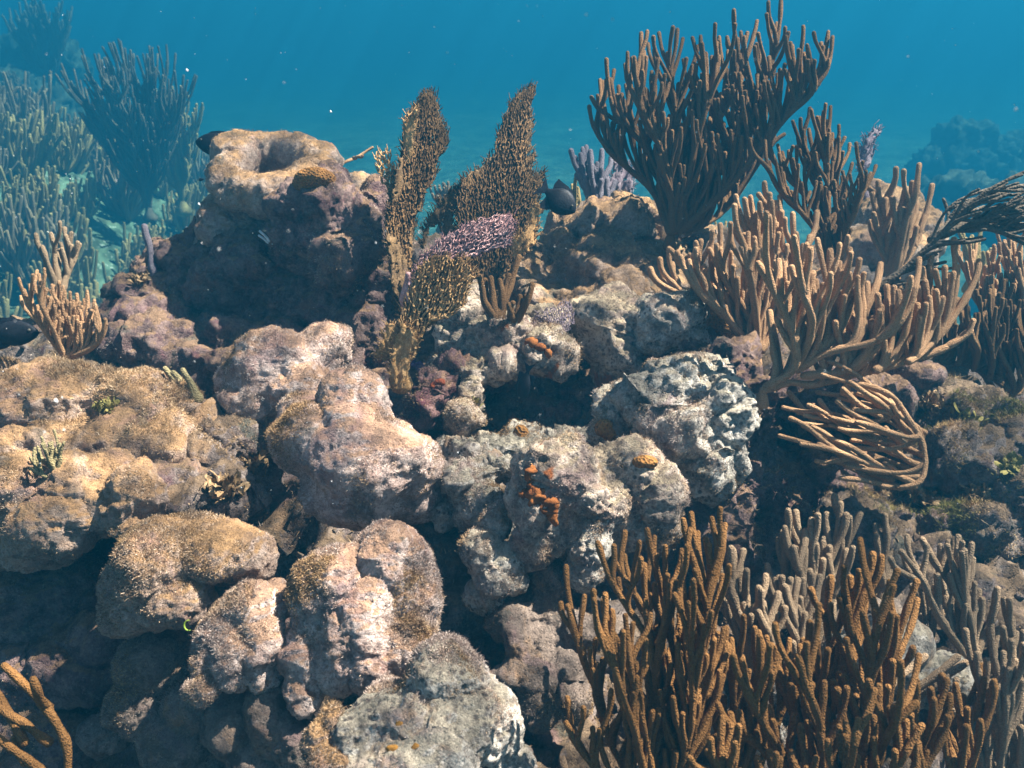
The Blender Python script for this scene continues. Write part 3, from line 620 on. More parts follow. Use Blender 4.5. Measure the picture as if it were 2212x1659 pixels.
colony('sea_rod_coral', 'sunlit tan sea rod in front of the yellowish boulder, one finger taller', RODS, 'rod_tan', c3, 2.12,
  [[(1400,1720),(1480,1400),(1540,1180),(1565,1020)], [(1390,1720),(1430,1400),(1475,1180)], [(1410,1720),(1490,1450),(1520,1280)], [(1390,1720),(1340,1400),(1345,1250),(1240,1150)], [(1400,1720),(1550,1480),(1600,1330)]],
  [(1560,1320),(1290,1320),(1520,1130),(1280,1200),(1370,1330),(1320,1450),(1440,1480)], r=11, thick=.06, fill=14, seed=18, lmax=240, flen=(50, 110))
colony('sea_plume_coral', 'feathery dull sea plume bent by the current out of the right edge', 'sea plume', 'rod_dark', c3, 1.66,
  [[(1150,2000),(1330,1770),(1520,1620),(1700,1450),(1850,1290),(2000,1170),(2130,1100),(2260,1040)], [(1700,1450),(1900,1380),(2080,1290),(2260,1240)], [(1780,1400),(1950,1370),(2100,1390),(2260,1400)], [(1850,1290),(1990,1200),(2120,1160),(2260,1140)],
   [(1640,1480),(1730,1400),(1740,1300),(1715,1230)], [(1850,1400),(2050,1420),(2160,1480),(2220,1510)]],
  [(2200,1080),(2180,1130),(2190,1170),(2200,1220),(2190,1290),(2200,1340),(2170,1330),(2120,1230),(2060,1200),(1930,1170),(2160,1440),(2060,1330),(2100,1160),(1780,1270),(2150,1260)],
  r=6, thick=.05, fill=40, seed=21, up=(1, -.25), lmax=200, rb=2.9, flen=(60, 140))
colony('drooping_sea_rod', 'drooping sea rod with curved tan branches pointing left beneath the big tan one', 'sea rod coral', 'rod_tan', c6, 1.56,
  [[(1120,860),(1300,900),(1420,960),(1500,1080),(1580,1220),(1600,1340),(1570,1470),(1450,1510),(1340,1500)],
   [(1590,1310),(1450,1240),(1360,1140)], [(1600,1360),(1400,1300),(1250,1230),(1150,1215)], [(1590,1420),(1350,1340),(1150,1260),(980,1200),(850,1130)], [(1570,1470),(1300,1400),(1060,1290),(980,1200),(870,1050),(760,920)],
   [(1550,1490),(1400,1420),(1200,1340),(1000,1270),(840,1240)], [(1540,1500),(1360,1500),(1260,1430)], [(1450,1510),(1250,1470),(1080,1450)], [(1400,1460),(1250,1420),(1180,1405)],
   [(1530,1200),(1400,1060),(1280,950),(1200,900),(1140,860)], [(1500,1160),(1350,1080),(1200,1000),(1095,900)], [(1480,1250),(1300,1120),(1150,1050),(1060,975)], [(1400,1240),(1200,1150),(1050,1090),(950,970)],
   [(1350,1230),(1130,1170),(1000,1100),(910,1000)], [(1600,1170),(1510,1110),(1470,1030)], [(1450,1080),(1390,980),(1370,900)], [(1590,1260),(1560,1150),(1440,1060),(1400,1000)], [(1590,1380),(1500,1340),(1420,1290),(1330,1260)],
   [(1560,1440),(1480,1440),(1400,1390),(1350,1360)], [(1300,1200),(1180,1160),(1150,1060),(1160,990)], [(1300,1420),(1150,1380),(1030,1340)]],
  r=9.5, thick=.07, fill=16, up=(-1, -.3), flen=(70, 170), seed=24, rb=1.15, wob=2)
colony('sea_rod_coral', 'orange brown sea rod with long upright fingers, left of the two in front', RODS, 'rod_orange', c8, 1.13,
  [[(1960,1950),(1720,1500),(1640,1200),(1560,1050),(1500,850),(1450,660)], [(1980,1950),(1850,1400),(1760,1100),(1700,900),(1640,815)], [(2000,1950),(1900,1300),(1830,1000),(1805,720)], [(2010,1950),(2000,1300),(1930,850),(1790,620),(1690,430),(1635,270)],
   [(2020,1950),(2080,1300),(2000,900),(1900,640),(1810,500),(1750,400)], [(2040,1950),(2150,1300),(2060,700),(1985,420),(1940,190)], [(2060,1950),(2220,1300),(2180,800),(2110,590)], [(2100,1950),(2260,1300),(2290,900),(2310,600),(2395,260),(2400,215)],
   [(1980,1950),(1640,1700),(1520,1540),(1440,1380)], [(2080,1950),(2250,1500),(2340,1200),(2350,960)]],
  [(1405,645),(1548,600),(1680,590),(1725,690),(1740,290),(1797,205),(1887,265),(1980,235),(2000,350),(1710,820),(1850,770),(1922,825),(2002,730),(2062,710),(1547,920),(1602,955),(1670,990),(2015,925),(1625,1150),(1550,1290),(1600,1415),(1858,1420),(2168,1240),(2042,1260),(1932,950),(2165,345),(2200,190),(2190,290),(2200,640),(2150,800),(2300,245),(2345,120),(2390,60),(2240,440),(2105,600),(2355,705),(2375,830),(2260,980),(2335,980),(2285,1025),(2380,1270),(2500,1320),(1770,1180),(1900,1180)],
  r=11.3, thick=.11, fill=80, seed=27, lmax=300, rb=1.1, flen=(90, 210))
colony('sea_rod_coral', 'orange brown sea rod nearest the lower right corner, fingers splayed', RODS, 'rod_orange', c9, 1.10,
  [[(1050,1950),(1000,1400),(1010,1000),(1000,700),(1020,485)], [(1100,1950),(1150,1400),(1140,900),(1140,485)], [(1120,1950),(1230,1400),(1270,950),(1330,700),(1430,445)], [(1150,1950),(1300,1400),(1400,950),(1500,650),(1550,510)],
   [(1000,1950),(850,1500),(740,1200),(690,1050),(610,930)], [(1000,1950),(950,1400),(870,1150),(820,970)], [(1200,1950),(1350,1500),(1450,1350),(1545,1260)], [(1850,1950),(1890,1600),(1990,1270)], [(1800,1950),(1800,1500),(1835,1220)], [(1600,1950),(1560,1600),(1580,1400)], [(900,1950),(720,1600),(520,1200),(470,1000)]],
  [(1197,445),(1075,610),(1400,540),(895,560),(700,935),(425,970),(485,1030),(330,1270),(450,1320),(590,870),(837,1390),(1040,1385),(1192,1360),(1710,1400),(1220,1420),(1080,1300),(1520,920),(1300,690),(1240,880),(395,1330),(560,1440),(1460,1180),(1220,700),(690,1400),(950,1480)],
  r=14, thick=.13, fill=60, seed=30, lmax=320, rb=1.1, flen=(90, 200))
colony('sea_rod_coral', 'greyish sea rod low between the two orange brown ones', RODS, 'rod_grey', c9, 1.34,
  [[(600,1150),(430,800),(370,640),(342,545)], [(600,1150),(480,800),(410,600),(395,420)], [(620,1150),(640,850),(570,690)], [(880,1150),(760,760),(640,590)], [(880,1150),(790,750),(745,550)], [(890,1150),(850,700),(850,500)], [(600,1150),(520,820),(460,640),(460,420)]],
  [(490,580),(440,690),(525,720),(740,540),(770,500),(690,710),(640,820),(505,600),(945,480),(700,600),(590,760),(830,850),(610,640)], r=14, thick=.07, fill=34, seed=33, lmax=260, rb=1.2, flen=(60, 130))
colony('sea_rod_coral', 'greyish tan sea rod behind the front row with one bright lit finger', RODS, 'rod_grey', c9, 1.47,
  [[(900,1050),(860,600),(820,420),(790,300)], [(920,1050),(920,600),(900,300),(900,130)], [(940,1050),(980,500),(1060,200),(1080,30)], [(950,1050),(1000,500),(1110,300),(1200,90)], [(900,1050),(780,600),(740,400),(765,150)], [(950,1050),(1030,600),(1090,420),(1115,320)]],
  [(990,95),(945,100),(1140,115),(930,280),(870,200),(1010,300),(840,350)], r=13.5, thick=.06, fill=22, seed=36, lmax=300, rb=1.2, flen=(60, 130))
colony('sea_rod_coral', 'slender sea rod spreading up at the lower right edge, sunlit on one side', RODS, 'rod_grey', c9, 1.42,
  [[(2000,1350),(1930,980),(1840,800),(1770,680),(1715,595)], [(1960,1250),(1840,850),(1760,540),(1690,440),(1585,250)], [(1950,1100),(1860,700),(1820,500),(1800,325)], [(1900,1050),(1660,660),(1560,470),(1455,325)], [(2110,1350),(2020,950),(2010,750),(2045,575)], [(2150,1300),(2130,900),(2090,620)], [(1640,1160),(1640,800),(1700,720),(1735,690)]],
  [(1690,290),(1742,290),(1800,235),(1840,570),(1912,520),(1865,520),(1465,350),(1395,370),(1610,540),(1690,430),(1960,620)], r=12.5, thick=.07, fill=30, seed=39, lmax=280, rb=1.3, flen=(60, 130))
colony('sea_rod_coral', 'short dim sea rod behind the front row, beside a pale pebble', RODS, 'rod_grey', c9, 1.56,
  [[(1330,520),(1310,350),(1300,230)], [(1340,520),(1360,330),(1355,100)], [(1350,520),(1390,380),(1390,200)]], [(1300,160),(1395,260),(1330,240)], r=12, thick=.03, seed=41)
colony('sea_rod_coral', 'low sea rod with bright white finger tips leaning right at the bottom', RODS, 'rod_grey', c9, 1.24,
  [[(1340,1350),(1380,1180),(1480,1070),(1600,970)], [(1400,1350),(1500,1200),(1640,1110),(1800,975)], [(1420,1380),(1600,1180),(1720,1100),(1850,1010)], [(1340,1400),(1400,1300),(1490,1220)], [(1400,1500),(1470,1350),(1550,1250)]], r=14, thick=.04, seed=43, rb=1.2)
colony('sea_rod_coral', 'bushy brown sea rod at the right edge beside the big tan one', RODS, 'rod_brown', c6, 1.95,
  [[(1600,735),(1750,740),(1900,770),(2060,850),(2150,940)], [(1900,780),(1930,680),(1900,600),(1888,545)], [(2000,830),(2020,680),(1990,560)], [(2060,850),(2090,650),(2040,400)], [(2100,900),(2160,700),(2190,400)], [(2120,960),(2200,860),(2230,560)], [(1800,750),(1850,680),(1880,640)]],
  [(2110,440),(2055,395),(2150,620),(2120,770),(2080,800),(2180,780),(2200,900),(2170,1000),(2120,1030),(1960,640),(2230,1000)], r=8, thick=.08, fill=80, seed=46, lmax=240, rb=1.3, flen=(60, 130))
colony('sea_rod_coral', 'reddish lit slender sea rod at the right edge, its tips against the water', RODS, 'rod_tan', c6, 2.05,
  [[(2020,520),(1930,330),(1850,180),(1790,35)], [(2050,520),(2000,380),(2010,280),(1980,185)], [(2080,520),(2060,250),(2120,210),(2060,50)], [(2100,520),(2170,380),(2160,200),(2090,0)], [(2120,520),(2200,330),(2180,160)]],
  [(2060,140),(2100,90),(2190,60),(1960,230),(2230,120),(1880,250),(2100,330)], r=7.5, thick=.06, fill=34, seed=49, lmax=200, flen=(50, 110))
colony('sea_rod_coral', 'olive sea rod between the right plume and the reddish one, half hidden', RODS, 'rod_pale', c3, 2.75,
  [[(1880,1720),(1870,1600),(1860,1500)], [(1890,1720),(1890,1600),(1890,1460)], [(1900,1720),(1930,1600),(1935,1470)], [(1920,1720),(1960,1640),(1960,1560)]], r=8, thick=.04, fill=6, seed=51, flen=(40, 80))
colony('sea_rod_coral', 'violet grey sea rod on the back ridge beside the round dark fish', RODS, 'rod_violet', c2, 2.6,
  [[(1620,1330),(1580,1200),(1540,1130),(1505,1080)], [(1625,1330),(1570,1150),(1540,1050),(1530,955)], [(1630,1330),(1600,1100),(1590,935)], [(1640,1330),(1650,1100),(1660,930)], [(1650,1330),(1690,1200),(1695,1110)]], [(1610,1040),(1630,1010),(1560,1120)], r=10, thick=.05, fill=10, seed=54, flen=(40, 80))
colony('sea_rod_coral', 'small yellowish sea rod on the back ridge under the round dark fish', RODS, 'rod_pale', c2, 2.7,
  [[(1480,1430),(1430,1390),(1395,1340)], [(1490,1430),(1470,1300),(1450,1180)], [(1500,1430),(1500,1300),(1480,1180)], [(1510,1430),(1530,1280),(1512,1160)], [(1520,1430),(1560,1340),(1552,1270)]], [(1420,1370),(1550,1330),(1500,1270)], r=6.5, thick=.04, fill=6, seed=57, flen=(30, 60))
colony('sea_rod_coral', 'small yellow green sea rod seen under the tallest dark one', RODS, 'rod_pale', c3, 2.6,
  [[(330,1600),(280,1520),(230,1470)], [(340,1600),(320,1500),(300,1430)], [(350,1600),(370,1520),(400,1490)], [(345,1600),(345,1480),(340,1420)]], r=5.5, thick=.03, fill=8, seed=60, flen=(25, 50))
colony('sea_rod_coral', 'dull sea rod stub with short thick fingers below the right hand fan', RODS, 'rod_brown', c5, 1.98,
  [[(1000,470),(930,330),(905,205)], [(1010,470),(985,330),(975,215)], [(1020,470),(1060,300),(1088,200)], [(1000,470),(950,300),(940,230)], [(1030,470),(1100,240),(1150,85)], [(1120,480),(1150,400),(1155,330)], [(1130,480),(1190,380),(1230,255)], [(1120,480),(1090,420),(1088,380)]], [(1195,330),(1035,230),(1110,370)], r=11, thick=.03, snap=True, seed=63)
colony('sea_rod_coral', 'tan algae coated sea rod above the golden mound, by the left edge', RODS, 'rod_tan', c4, 1.9,
  [[(400,700),(290,560),(200,420),(150,290)], [(400,700),(320,520),(260,390),(240,270)], [(410,700),(380,500),(350,380),(330,290)], [(420,700),(440,520),(400,400),(400,300)], [(430,700),(480,540),(490,410)], [(440,700),(520,560),(545,440)], [(450,700),(600,620),(655,500)]],
  [(190,370),(300,330),(430,370),(230,440),(360,440),(600,545),(640,560),(500,500),(270,470),(130,330)], r=7, thick=.07, fill=50, snap=True, seed=66, lmax=180, flen=(35, 80))
colony('sea_rod_coral', 'white tipped thin sea rod rising behind the algae coated one, left side', RODS, 'rod_grey', c1, 2.1,
  [[(350,1800),(300,1640),(262,1525)], [(360,1800),(345,1600),(315,1445)], [(370,1800),(420,1600),(440,1440)], [(380,1800),(440,1640),(492,1510)]], [(280,1600),(360,1560)], r=9, thick=.04, fill=5, seed=69, flen=(40, 80))
colony('sea_finger_coral', 'single violet finger standing on the ragged ledge', 'finger coral', 'rod_violet', c1, 2.1,
  [[(960,1720),(935,1600),(910,1490),(892,1400)]], r=13, snap=True, seed=70, rb=1.0)
colony('sea_whip_coral', 'thin tan whip leaning right behind the hollow boulder', 'sea whip', 'rod_tan', c2, 2.4,
  [[(-20,1060),(60,1010),(150,965),(245,910)], [(130,975),(170,970),(185,962)]], r=5, seed=72, rb=1.2)
colony('sea_finger_coral', 'pair of small white fingers poking from the shaded hollow below the top boulder', 'finger coral', 'flake', c1, 1.9,
  [[(1720,1540),(1660,1480),(1605,1428)], [(1730,1545),(1670,1500),(1600,1455)]], r=5, snap=True, seed=73, rb=1.1, thick=.01)
colony('sea_finger_coral', 'short greenish fingers on the far side of the golden mound', 'finger coral', 'rod_olive', c4, 1.72,
  [[(1200,960),(1100,870),(1020,775)], [(1200,960),(1130,870),(1070,800)], [(1210,960),(1170,860),(1130,785)]], r=11, snap=True, seed=74, rb=2.2, thick=.02)
colony('sea_finger_coral', 'lone pale finger in the gap between the pale and pinkish boulders', 'finger coral', 'rod_grey', c4, 1.5,
  [[(1640,1230),(1645,1130),(1630,1025)]], r=7, snap=True, seed=75, rb=1.2)
colony('sea_finger_coral', 'lone dull finger among tan weed in front of the broken crust', 'finger coral', 'rod_grey', c4, 1.42,
  [[(1400,1620),(1385,1540),(1365,1475)]], r=8, snap=True, seed=76, rb=1.2)
colony('sea_rod_coral', 'small greenish sea rod flattened on the golden mound by the left edge', RODS, 'rod_olive', c4, 1.42,
  [[(330,1440),(250,1400),(190,1330)], [(335,1430),(270,1350),(210,1280)], [(340,1420),(300,1330),(260,1240)], [(345,1410),(330,1320),(320,1230)], [(350,1410),(370,1330),(370,1240)], [(330,1450),(250,1430),(190,1390)]], [(240,1300),(300,1250),(350,1270)], r=6, snap=True, seed=77, rb=1.3, thick=.03, fill=8, flen=(25, 60))
colony('sea_rod_coral', 'thick dim sea rod fingers entering from the left edge near the bottom', RODS, 'rod_orange', c7, 1.06,
  [[(420,1800),(400,1500),(260,1250),(130,1130),(28,1030)], [(300,1290),(230,1200),(205,1115)], [(300,1500),(120,1370),(-60,1250)], [(280,1700),(90,1550),(-20,1470)], [(160,1620),(110,1540),(95,1475)], [(150,1500),(60,1330),(-30,1180)]], r=15, seed=78, rb=1.1, thick=.04)

colony('sea_rod_coral', 'dim thick sea rod filling the lower right corner under the slender one', RODS, 'rod_grey', c9, 1.26,
  [[(2000,1950),(1980,1500),(1960,1200),(1930,1060)], [(2050,1950),(2080,1500),(2100,1200),(2120,1050)], [(2100,1950),(2180,1500),(2200,1150),(2160,1000)], [(1980,1950),(1880,1600),(1760,1450),(1700,1330)], [(2120,1950),(2260,1600),(2300,1300),(2280,1100)]],
  [(2040,1180),(2190,1250),(2130,1330),(1850,1420),(2210,900),(2080,950)], r=13, thick=.07, fill=34, seed=81, rb=1.1, flen=(80, 170))
colony('sea_rod_coral', 'row of short brown sea rod tips along the bottom edge, nearest the camera', RODS, 'rod_orange', c9, 1.02,
  [[(900,2000),(860,1700),(835,1400)], [(930,2000),(1000,1700),(1040,1390)], [(960,2000),(1120,1700),(1190,1365)], [(1000,2000),(1350,1750),(1580,1400)], [(1000,2000),(1500,1800),(1700,1420)], [(850,2000),(700,1750),(640,1560)], [(800,2000),(420,1800),(260,1560)]],
  [(1085,1300),(925,1600),(780,1560),(1280,1480),(1420,1560),(560,1600),(430,1500),(350,1620),(150,1600),(1620,1560)], r=14, thick=.06, fill=22, seed=83, rb=1.1, flen=(70, 140))
colony('sea_rod_coral', 'brown sea rod half hidden between the two orange brown ones in front', RODS, 'rod_orange', c9, 1.22,
  [[(420,1950),(430,1500),(420,1200),(410,980)], [(430,1950),(520,1500),(560,1200),(590,880)], [(440,1950),(640,1500),(740,1250),(800,1000)], [(410,1950),(330,1550),(330,1280)]],
  [(480,1030),(470,970),(650,1000),(700,940),(395,1330)], r=12, thick=.06, fill=30, seed=85, rb=1.1, flen=(80, 170))
# ------------------------------------------------------------------ sea fans: a mesh of fine veins in a curved sheet
def inpoly(p, poly):
    x, y = p[:, 0], p[:, 1]; r = np.zeros(len(p), bool); j = len(poly)-1
    for i in range(len(poly)):
        xi, yi, xj, yj = *poly[i], *poly[j]
        r ^= ((yi > y) != (yj > y)) & (x < (xj-xi)*(y-yi)/(yj-yi+1e-12)+xi); j = i
    return r
def fan_mesh(c, poly, base, d, sp=3.7, rv=.85, tilt=0., curl=.02, seed=1, spikes=.5, cross=.6, thick=.5):
    R = np.random.default_rng(seed); poly = cv(c, poly); b = cv(c, [base])[0]
    x0, y0 = poly.min(0); x1, y1 = poly.max(0)
    nx, ny = int((x1-x0)/sp)+2, int((y1-y0)/sp)+2
    g = np.stack(np.meshgrid(np.arange(nx), np.arange(ny)), -1).reshape(-1, 2).astype(float); g[:, 0] += .5*(g[:, 1] % 2)
    g = g*sp+[x0, y0]+R.uniform(-.42, .42, (len(g), 2))*sp
    g = g[inpoly(g+R.normal(0, sp*.5, g.shape), poly)]
    g = np.vstack([b, g]); n = len(g); key = np.hypot(g[:, 0]-b[0], g[:, 1]-b[1])
    g2 = (g**2).sum(1); d2 = np.maximum(g2[:, None]+g2[None]-2*g@g.T, 0)
    par = np.zeros(n, int); order = np.argsort(key)
    rad = (g-b)/np.maximum(key, 1e-6)[:, None]
    for i in order[1:]:
        dd = np.sqrt(d2[i]); v = (g[i]-g)/np.maximum(dd, 1e-6)[:, None]
        flow = .72*rad[i]+.28*np.array([0, -1.0])
        cst = dd*(1+2.2*(1-v@flow)); cst[key >= key[i]-sp*.15] = 1e9; cst[i] = 1e9
        par[i] = int(np.argmin(cst))
    cnt = np.ones(n)
    for i in order[::-1]:
        if i: cnt[par[i]] += cnt[i]
    nz = fbm(np.stack([g[:, 0]/130, g[:, 1]/130, 0*g[:, 0]+seed], 1), 2, seed)
    dd = d+tilt*(g[:, 0]-b[0])*K*d+curl*nz+R.normal(0, thick*.003, n)
    w = PA(g, dd); tb = TB(); s = K*d*1.12
    for i in range(1, n):
        p = par[i]; ra = rv*min(cnt[i], 400)**.22; rb_ = rv*min(cnt[p] if p else cnt[i], 400)**.22
        if np.sqrt(d2[i, p]) > 6*sp: continue
        tb.tube(np.array([w[p], w[i]]), np.array([min(rb_, ra*1.6), ra])*s, 5, cap=cnt[i] < 2)
        near = np.argpartition(d2[i], 7)[:7]
        for m in near:
            if m and m > i and par[m] != i and par[i] != m and d2[i, m] < (1.75*sp)**2 and R.random() < cross:
                tb.tube(np.array([w[i], w[m]]), np.array([rv, rv])*s*.85, 4, cap=False)
        if R.random() < spikes:
            dr = rad[i][0]*RT-rad[i][1]*UP; q = dr*1.0+FWD*R.normal(-.2, .4)+RT*R.normal(0, .35)+UP*R.normal(.2, .35); q /= np.linalg.norm(q)
            tb.tube(np.array([w[i], w[i]+q*sp*s*R.uniform(.8, 1.9)]), np.array([rv*.9, rv*.5])*s, 4)
    return tb
def sheet_mesh(c, poly, base, d, sp=3.4, tilt=0., curl=.02, seed=1, th=.0022, holes=.0, fringe=.8, rv=.9):
    "a thin solid blade with streaky relief, ragged rim, small gaps and a fringe of twigs"
    R = np.random.default_rng(seed); poly = cv(c, poly); b = cv(c, [base])[0]; (x0, y0), (x1, y1) = poly.min(0)-8, poly.max(0)+8
    nx, ny = int((x1-x0)/sp), int((y1-y0)/sp); g = np.stack(np.meshgrid(np.arange(nx), np.arange(ny)), -1).reshape(-1, 2)*sp+[x0, y0]
    g = g+R.uniform(-.3, .3, g.shape)*sp; q3 = lambda f, k: np.stack([g[:, 0]*f, g[:, 1]*f, np.full(len(g), k*1.7+seed)], 1)
    ins = inpoly(g+np.stack([7*vnoise(q3(.07, 1), 3), 9*vnoise(q3(.09, 2), 4)], 1), poly)
    ang = np.arctan2(g[:, 0]-b[0], b[1]-g[:, 1]+60); rad = np.hypot(g[:, 0]-b[0], g[:, 1]-b[1]-60)
    st = fbm(np.stack([ang*rad.mean()*.13, rad*.022, 0*ang+seed], 1), 3, seed+5, .7); gr = vnoise(q3(.21, 5), 6)
    ins &= (vnoise(q3(.16, 3), 8)+.5*st) < 1.0-holes
    f = grid_faces(nx, ny); f = f[ins[f].sum(1) >= 3]
    off = d+tilt*(g[:, 0]-b[0])*K*d+curl*fbm(q3(.008, 4), 2, seed)+.006*st
    rel = th+.0035*np.clip(st+.3, 0, 2)+.0012*gr; n = len(g)
    v = np.vstack([PA(g, off-rel), PA(g, off+rel)]); e = np.concatenate([f[:, [0, 1]], f[:, [1, 2]], f[:, [2, 3]], f[:, [3, 0]]])
    key = np.sort(e, 1); key = key[:, 0]*n+key[:, 1]; u, inv, ct = np.unique(key, return_inverse=True, return_counts=True); be = e[ct[inv] == 1]
    faces = np.concatenate([f[:, ::-1], f+n, np.stack([be[:, 0], be[:, 1], be[:, 1]+n, be[:, 0]+n], 1)])
    used = np.unique(faces); mp = np.zeros(2*n, int); mp[used] = np.arange(len(used)); tb = TB(); tb.v = [v[used]]; tb.q = [mp[faces]]; tb.n = len(used)
    s = K*d
    def twig(i, dr, l):
        o = PA(g[i:i+1], off[i:i+1])[0]; tb.tube(np.array([o, o+dr*l*.5, o+(dr+R.normal(0, .25, 3))*l]), np.array([rv*1.2, rv, rv*.6])*s, 4)
        if R.random() < .5: tb.tube(np.array([o+dr*l*.45, o+(dr+R.normal(0, .6, 3))*l*.8]), np.array([rv*.9, rv*.6])*s, 4)
    cen = g[np.unique(f)].mean(0)
    for i in np.unique(be):
        if R.random() < fringe:
            o2 = (g[i]-b)/max(np.hypot(*(g[i]-b)), 1)*.7+np.array([0, -.4])+np.sign(g[i, 0]-cen[0])*np.array([.35, 0]); twig(i, o2[0]*RT-o2[1]*UP+FWD*R.normal(0, .25), sp*s*R.uniform(1.4, 4.2))
    for i in R.choice(np.unique(f), min(len(f)//7, 900)):
        o2 = (g[i]-b)/max(np.hypot(*(g[i]-b)), 1); twig(i, o2[0]*RT-o2[1]*UP-FWD*R.uniform(.2, .9), sp*s*R.uniform(1.2, 3.0))
    return tb
def fan(name, label, mat, c, base, d, blades, group=None):
    org = P(*cv(c, [base])[0], d); root = tag(empty(name, org), label, 'sea fan', group)
    hb = TB(); hb.tube(np.array([org-[0, 0, .03], org-[0, 0, .012], org+[0, 0, .008], org+[0, 0, .02]]), [.022, .016, .009, .007], 9); hb.link('holdfast', M[mat], root, org)
    for k, (poly, dof, kw) in enumerate(blades):
        kw = dict(kw); m2 = kw.pop('mat', mat); bs = kw.pop('base', base)
        if kw.pop('net', False): tb = fan_mesh(c, poly, bs, d+dof, seed=k*7+3+len(label), **kw)
        else: tb = sheet_mesh(c, poly, bs, d+dof, seed=k*7+3+len(label), **{a: q for a, q in kw.items() if a in ('tilt', 'curl', 'holes', 'fringe')})
        tb.link('blade', M[m2], root, org)
    return root
F1 = [(395,1960),(350,1600),(330,1350),(345,1200),(380,1100),(410,1000),(440,960),(430,800),(450,740),(500,670),(530,600),(570,560),(592,545),(640,610),(655,680),(680,740),(708,850),(690,920),(650,980),(635,1080),(605,1150),(560,1200),(540,1290),(500,1340),(490,1440),(480,1600),(470,1960)]
F2 = [(950,1890),(820,1640),(760,1500),(770,1180),(800,1110),(880,1060),(960,1000),(1010,940),(1010,850),(1030,780),(1060,720),(1085,650),(1120,600),(1170,560),(1215,525),(1242,570),(1225,640),(1232,720),(1222,820),(1195,890),(1222,880),(1215,930),(1180,950),(1200,1000),(1240,940),(1252,980),(1230,1060),(1220,1100),(1250,1060),(1270,1090),(1322,1040),(1310,1100),(1270,1180),(1265,1230),(1278,1290),(1255,1400),(1240,1500),(1200,1560),(1100,1640),(1000,1890)]
fan('sea_fan', 'tall dark sea fan blade, left of the two that stand up in the middle', 'fan_dark', c2, (430,1990), 1.86,
  [(F1, .004, dict(tilt=.5, curl=0)), (F1, -.010, dict(net=True, curl=.003, mat='fan_brown', sp=4.4, rv=.8, tilt=.5, cross=.03, spikes=.22)), ([(430,1960),(350,1700),(335,1400),(400,1050),(440,900),(470,740),(530,620),(590,560),(600,800),(560,1150),(520,1330),(470,1700),(450,1960)], -.02, dict(tilt=.9, curl=.03, spikes=.7)),
   ([(245,960),(265,920),(300,935),(345,910),(372,990),(385,1080),(380,1200),(370,1300),(345,1250),(330,1150),(310,1110),(275,1050)], .01, dict(net=True, sp=4.6, rv=1.0, base=(380,1500), mat='fan_gold', spikes=.6)),
   ([(438,900),(440,760),(500,680),(525,640),(520,760),(500,900),(480,1010),(465,1000)], -.05, dict(mat='fan_gold', base=(460,1200)))])
fan('sea_fan', 'tall dark sea fan curving to a point, right of the two standing blades', 'fan_dark', c2, (960,1900), 1.98,
  [(F2, .004, dict(tilt=.25, curl=0)), (F2, -.010, dict(net=True, curl=.003, mat='fan_brown', sp=4.8, rv=.85, tilt=.25, cross=.03, spikes=.22)),
   ([(950,1890),(840,1640),(780,1500),(850,1150),(980,1040),(1080,900),(1160,800),(1180,900),(1180,1150),(1230,1250),(1240,1400),(1180,1560),(1000,1890)], .025, dict(tilt=.1, curl=.03, spikes=.6)),
   ([(640,1260),(690,1205),(765,1150),(780,1250),(745,1330),(760,1480),(700,1500),(640,1380),(590,1420),(560,1540),(520,1500),(560,1400)], -.01, dict(sp=4.2, rv=1.05, base=(700,1640), spikes=.8)),
   ([(1250,1200),(1275,1290),(1260,1400),(1245,1500),(1200,1560),(1110,1580),(1090,1500),(1190,1420),(1230,1300)], -.05, dict(mat='fan_gold', base=(1050,1750), spikes=.9))])
fan('sea_fan', 'pinkish lace sea fan leaning right in front of the dark blades', 'fan_pink', c2, (470,1760), 1.74,
  [([(470,1740),(520,1610),(580,1550),(640,1480),(720,1440),(840,1370),(960,1340),(1100,1320),(1132,1370),(1110,1440),(1100,1510),(1050,1530),(960,1545),(860,1575),(760,1610),(660,1650),(540,1700)], .003, dict(tilt=-.15, curl=0, fringe=.3, holes=.12, mat='fan_mauve')), ([(470,1740),(520,1610),(580,1550),(640,1480),(720,1440),(840,1370),(960,1340),(1100,1320),(1132,1370),(1110,1440),(1100,1510),(1050,1530),(960,1545),(860,1575),(760,1610),(660,1650),(540,1700)], -.010, dict(net=True, curl=.003, sp=4.6, rv=.85, tilt=-.15, cross=.22, spikes=.15, thick=.3))])
fan('sea_fan', 'golden brown sea fan in front with fine drooping veins, lowest of the group', 'fan_gold', c5, (420,780), 1.64,
  [([(420,760),(430,480),(450,380),(480,250),(530,150),(590,90),(700,70),(820,110),(860,150),(882,200),(850,280),(820,360),(740,440),(660,470),(600,490),(560,560),(530,650),(470,740)], 0.003, dict(tilt=-.2, fringe=.5, mat='fan_brown', holes=.1, curl=0)), ([(420,760),(430,480),(450,380),(480,250),(530,150),(590,90),(700,70),(820,110),(860,150),(882,200),(850,280),(820,360),(740,440),(660,470),(600,490),(560,560),(530,650),(470,740)], -.011, dict(net=True, sp=5., rv=1.0, tilt=-.2, cross=.02, spikes=.25, curl=.004)),
   ([(360,880),(340,760),(400,560),(430,470),(480,520),(520,600),(480,720),(440,880),(410,920),(380,915)], -.02, dict(sp=4.2, base=(400,930), spikes=.7)),
   ([(268,690),(300,620),(325,500),(395,490),(412,600),(380,690),(340,720),(290,725)], .0, dict(sp=4.2, base=(410,720), spikes=.7))])
fan('sea_fan', 'small mauve sea fan on the crusted shelf above the cave', 'fan_violet', c5, (1400,610), 1.80,
  [([(1222,520),(1250,420),(1310,405),(1380,390),(1440,335),(1472,370),(1490,430),(1492,500),(1420,570),(1320,592),(1250,570)], 0, dict(net=True, sp=3.6, rv=.6, cross=.5, spikes=.3, thick=.3))])
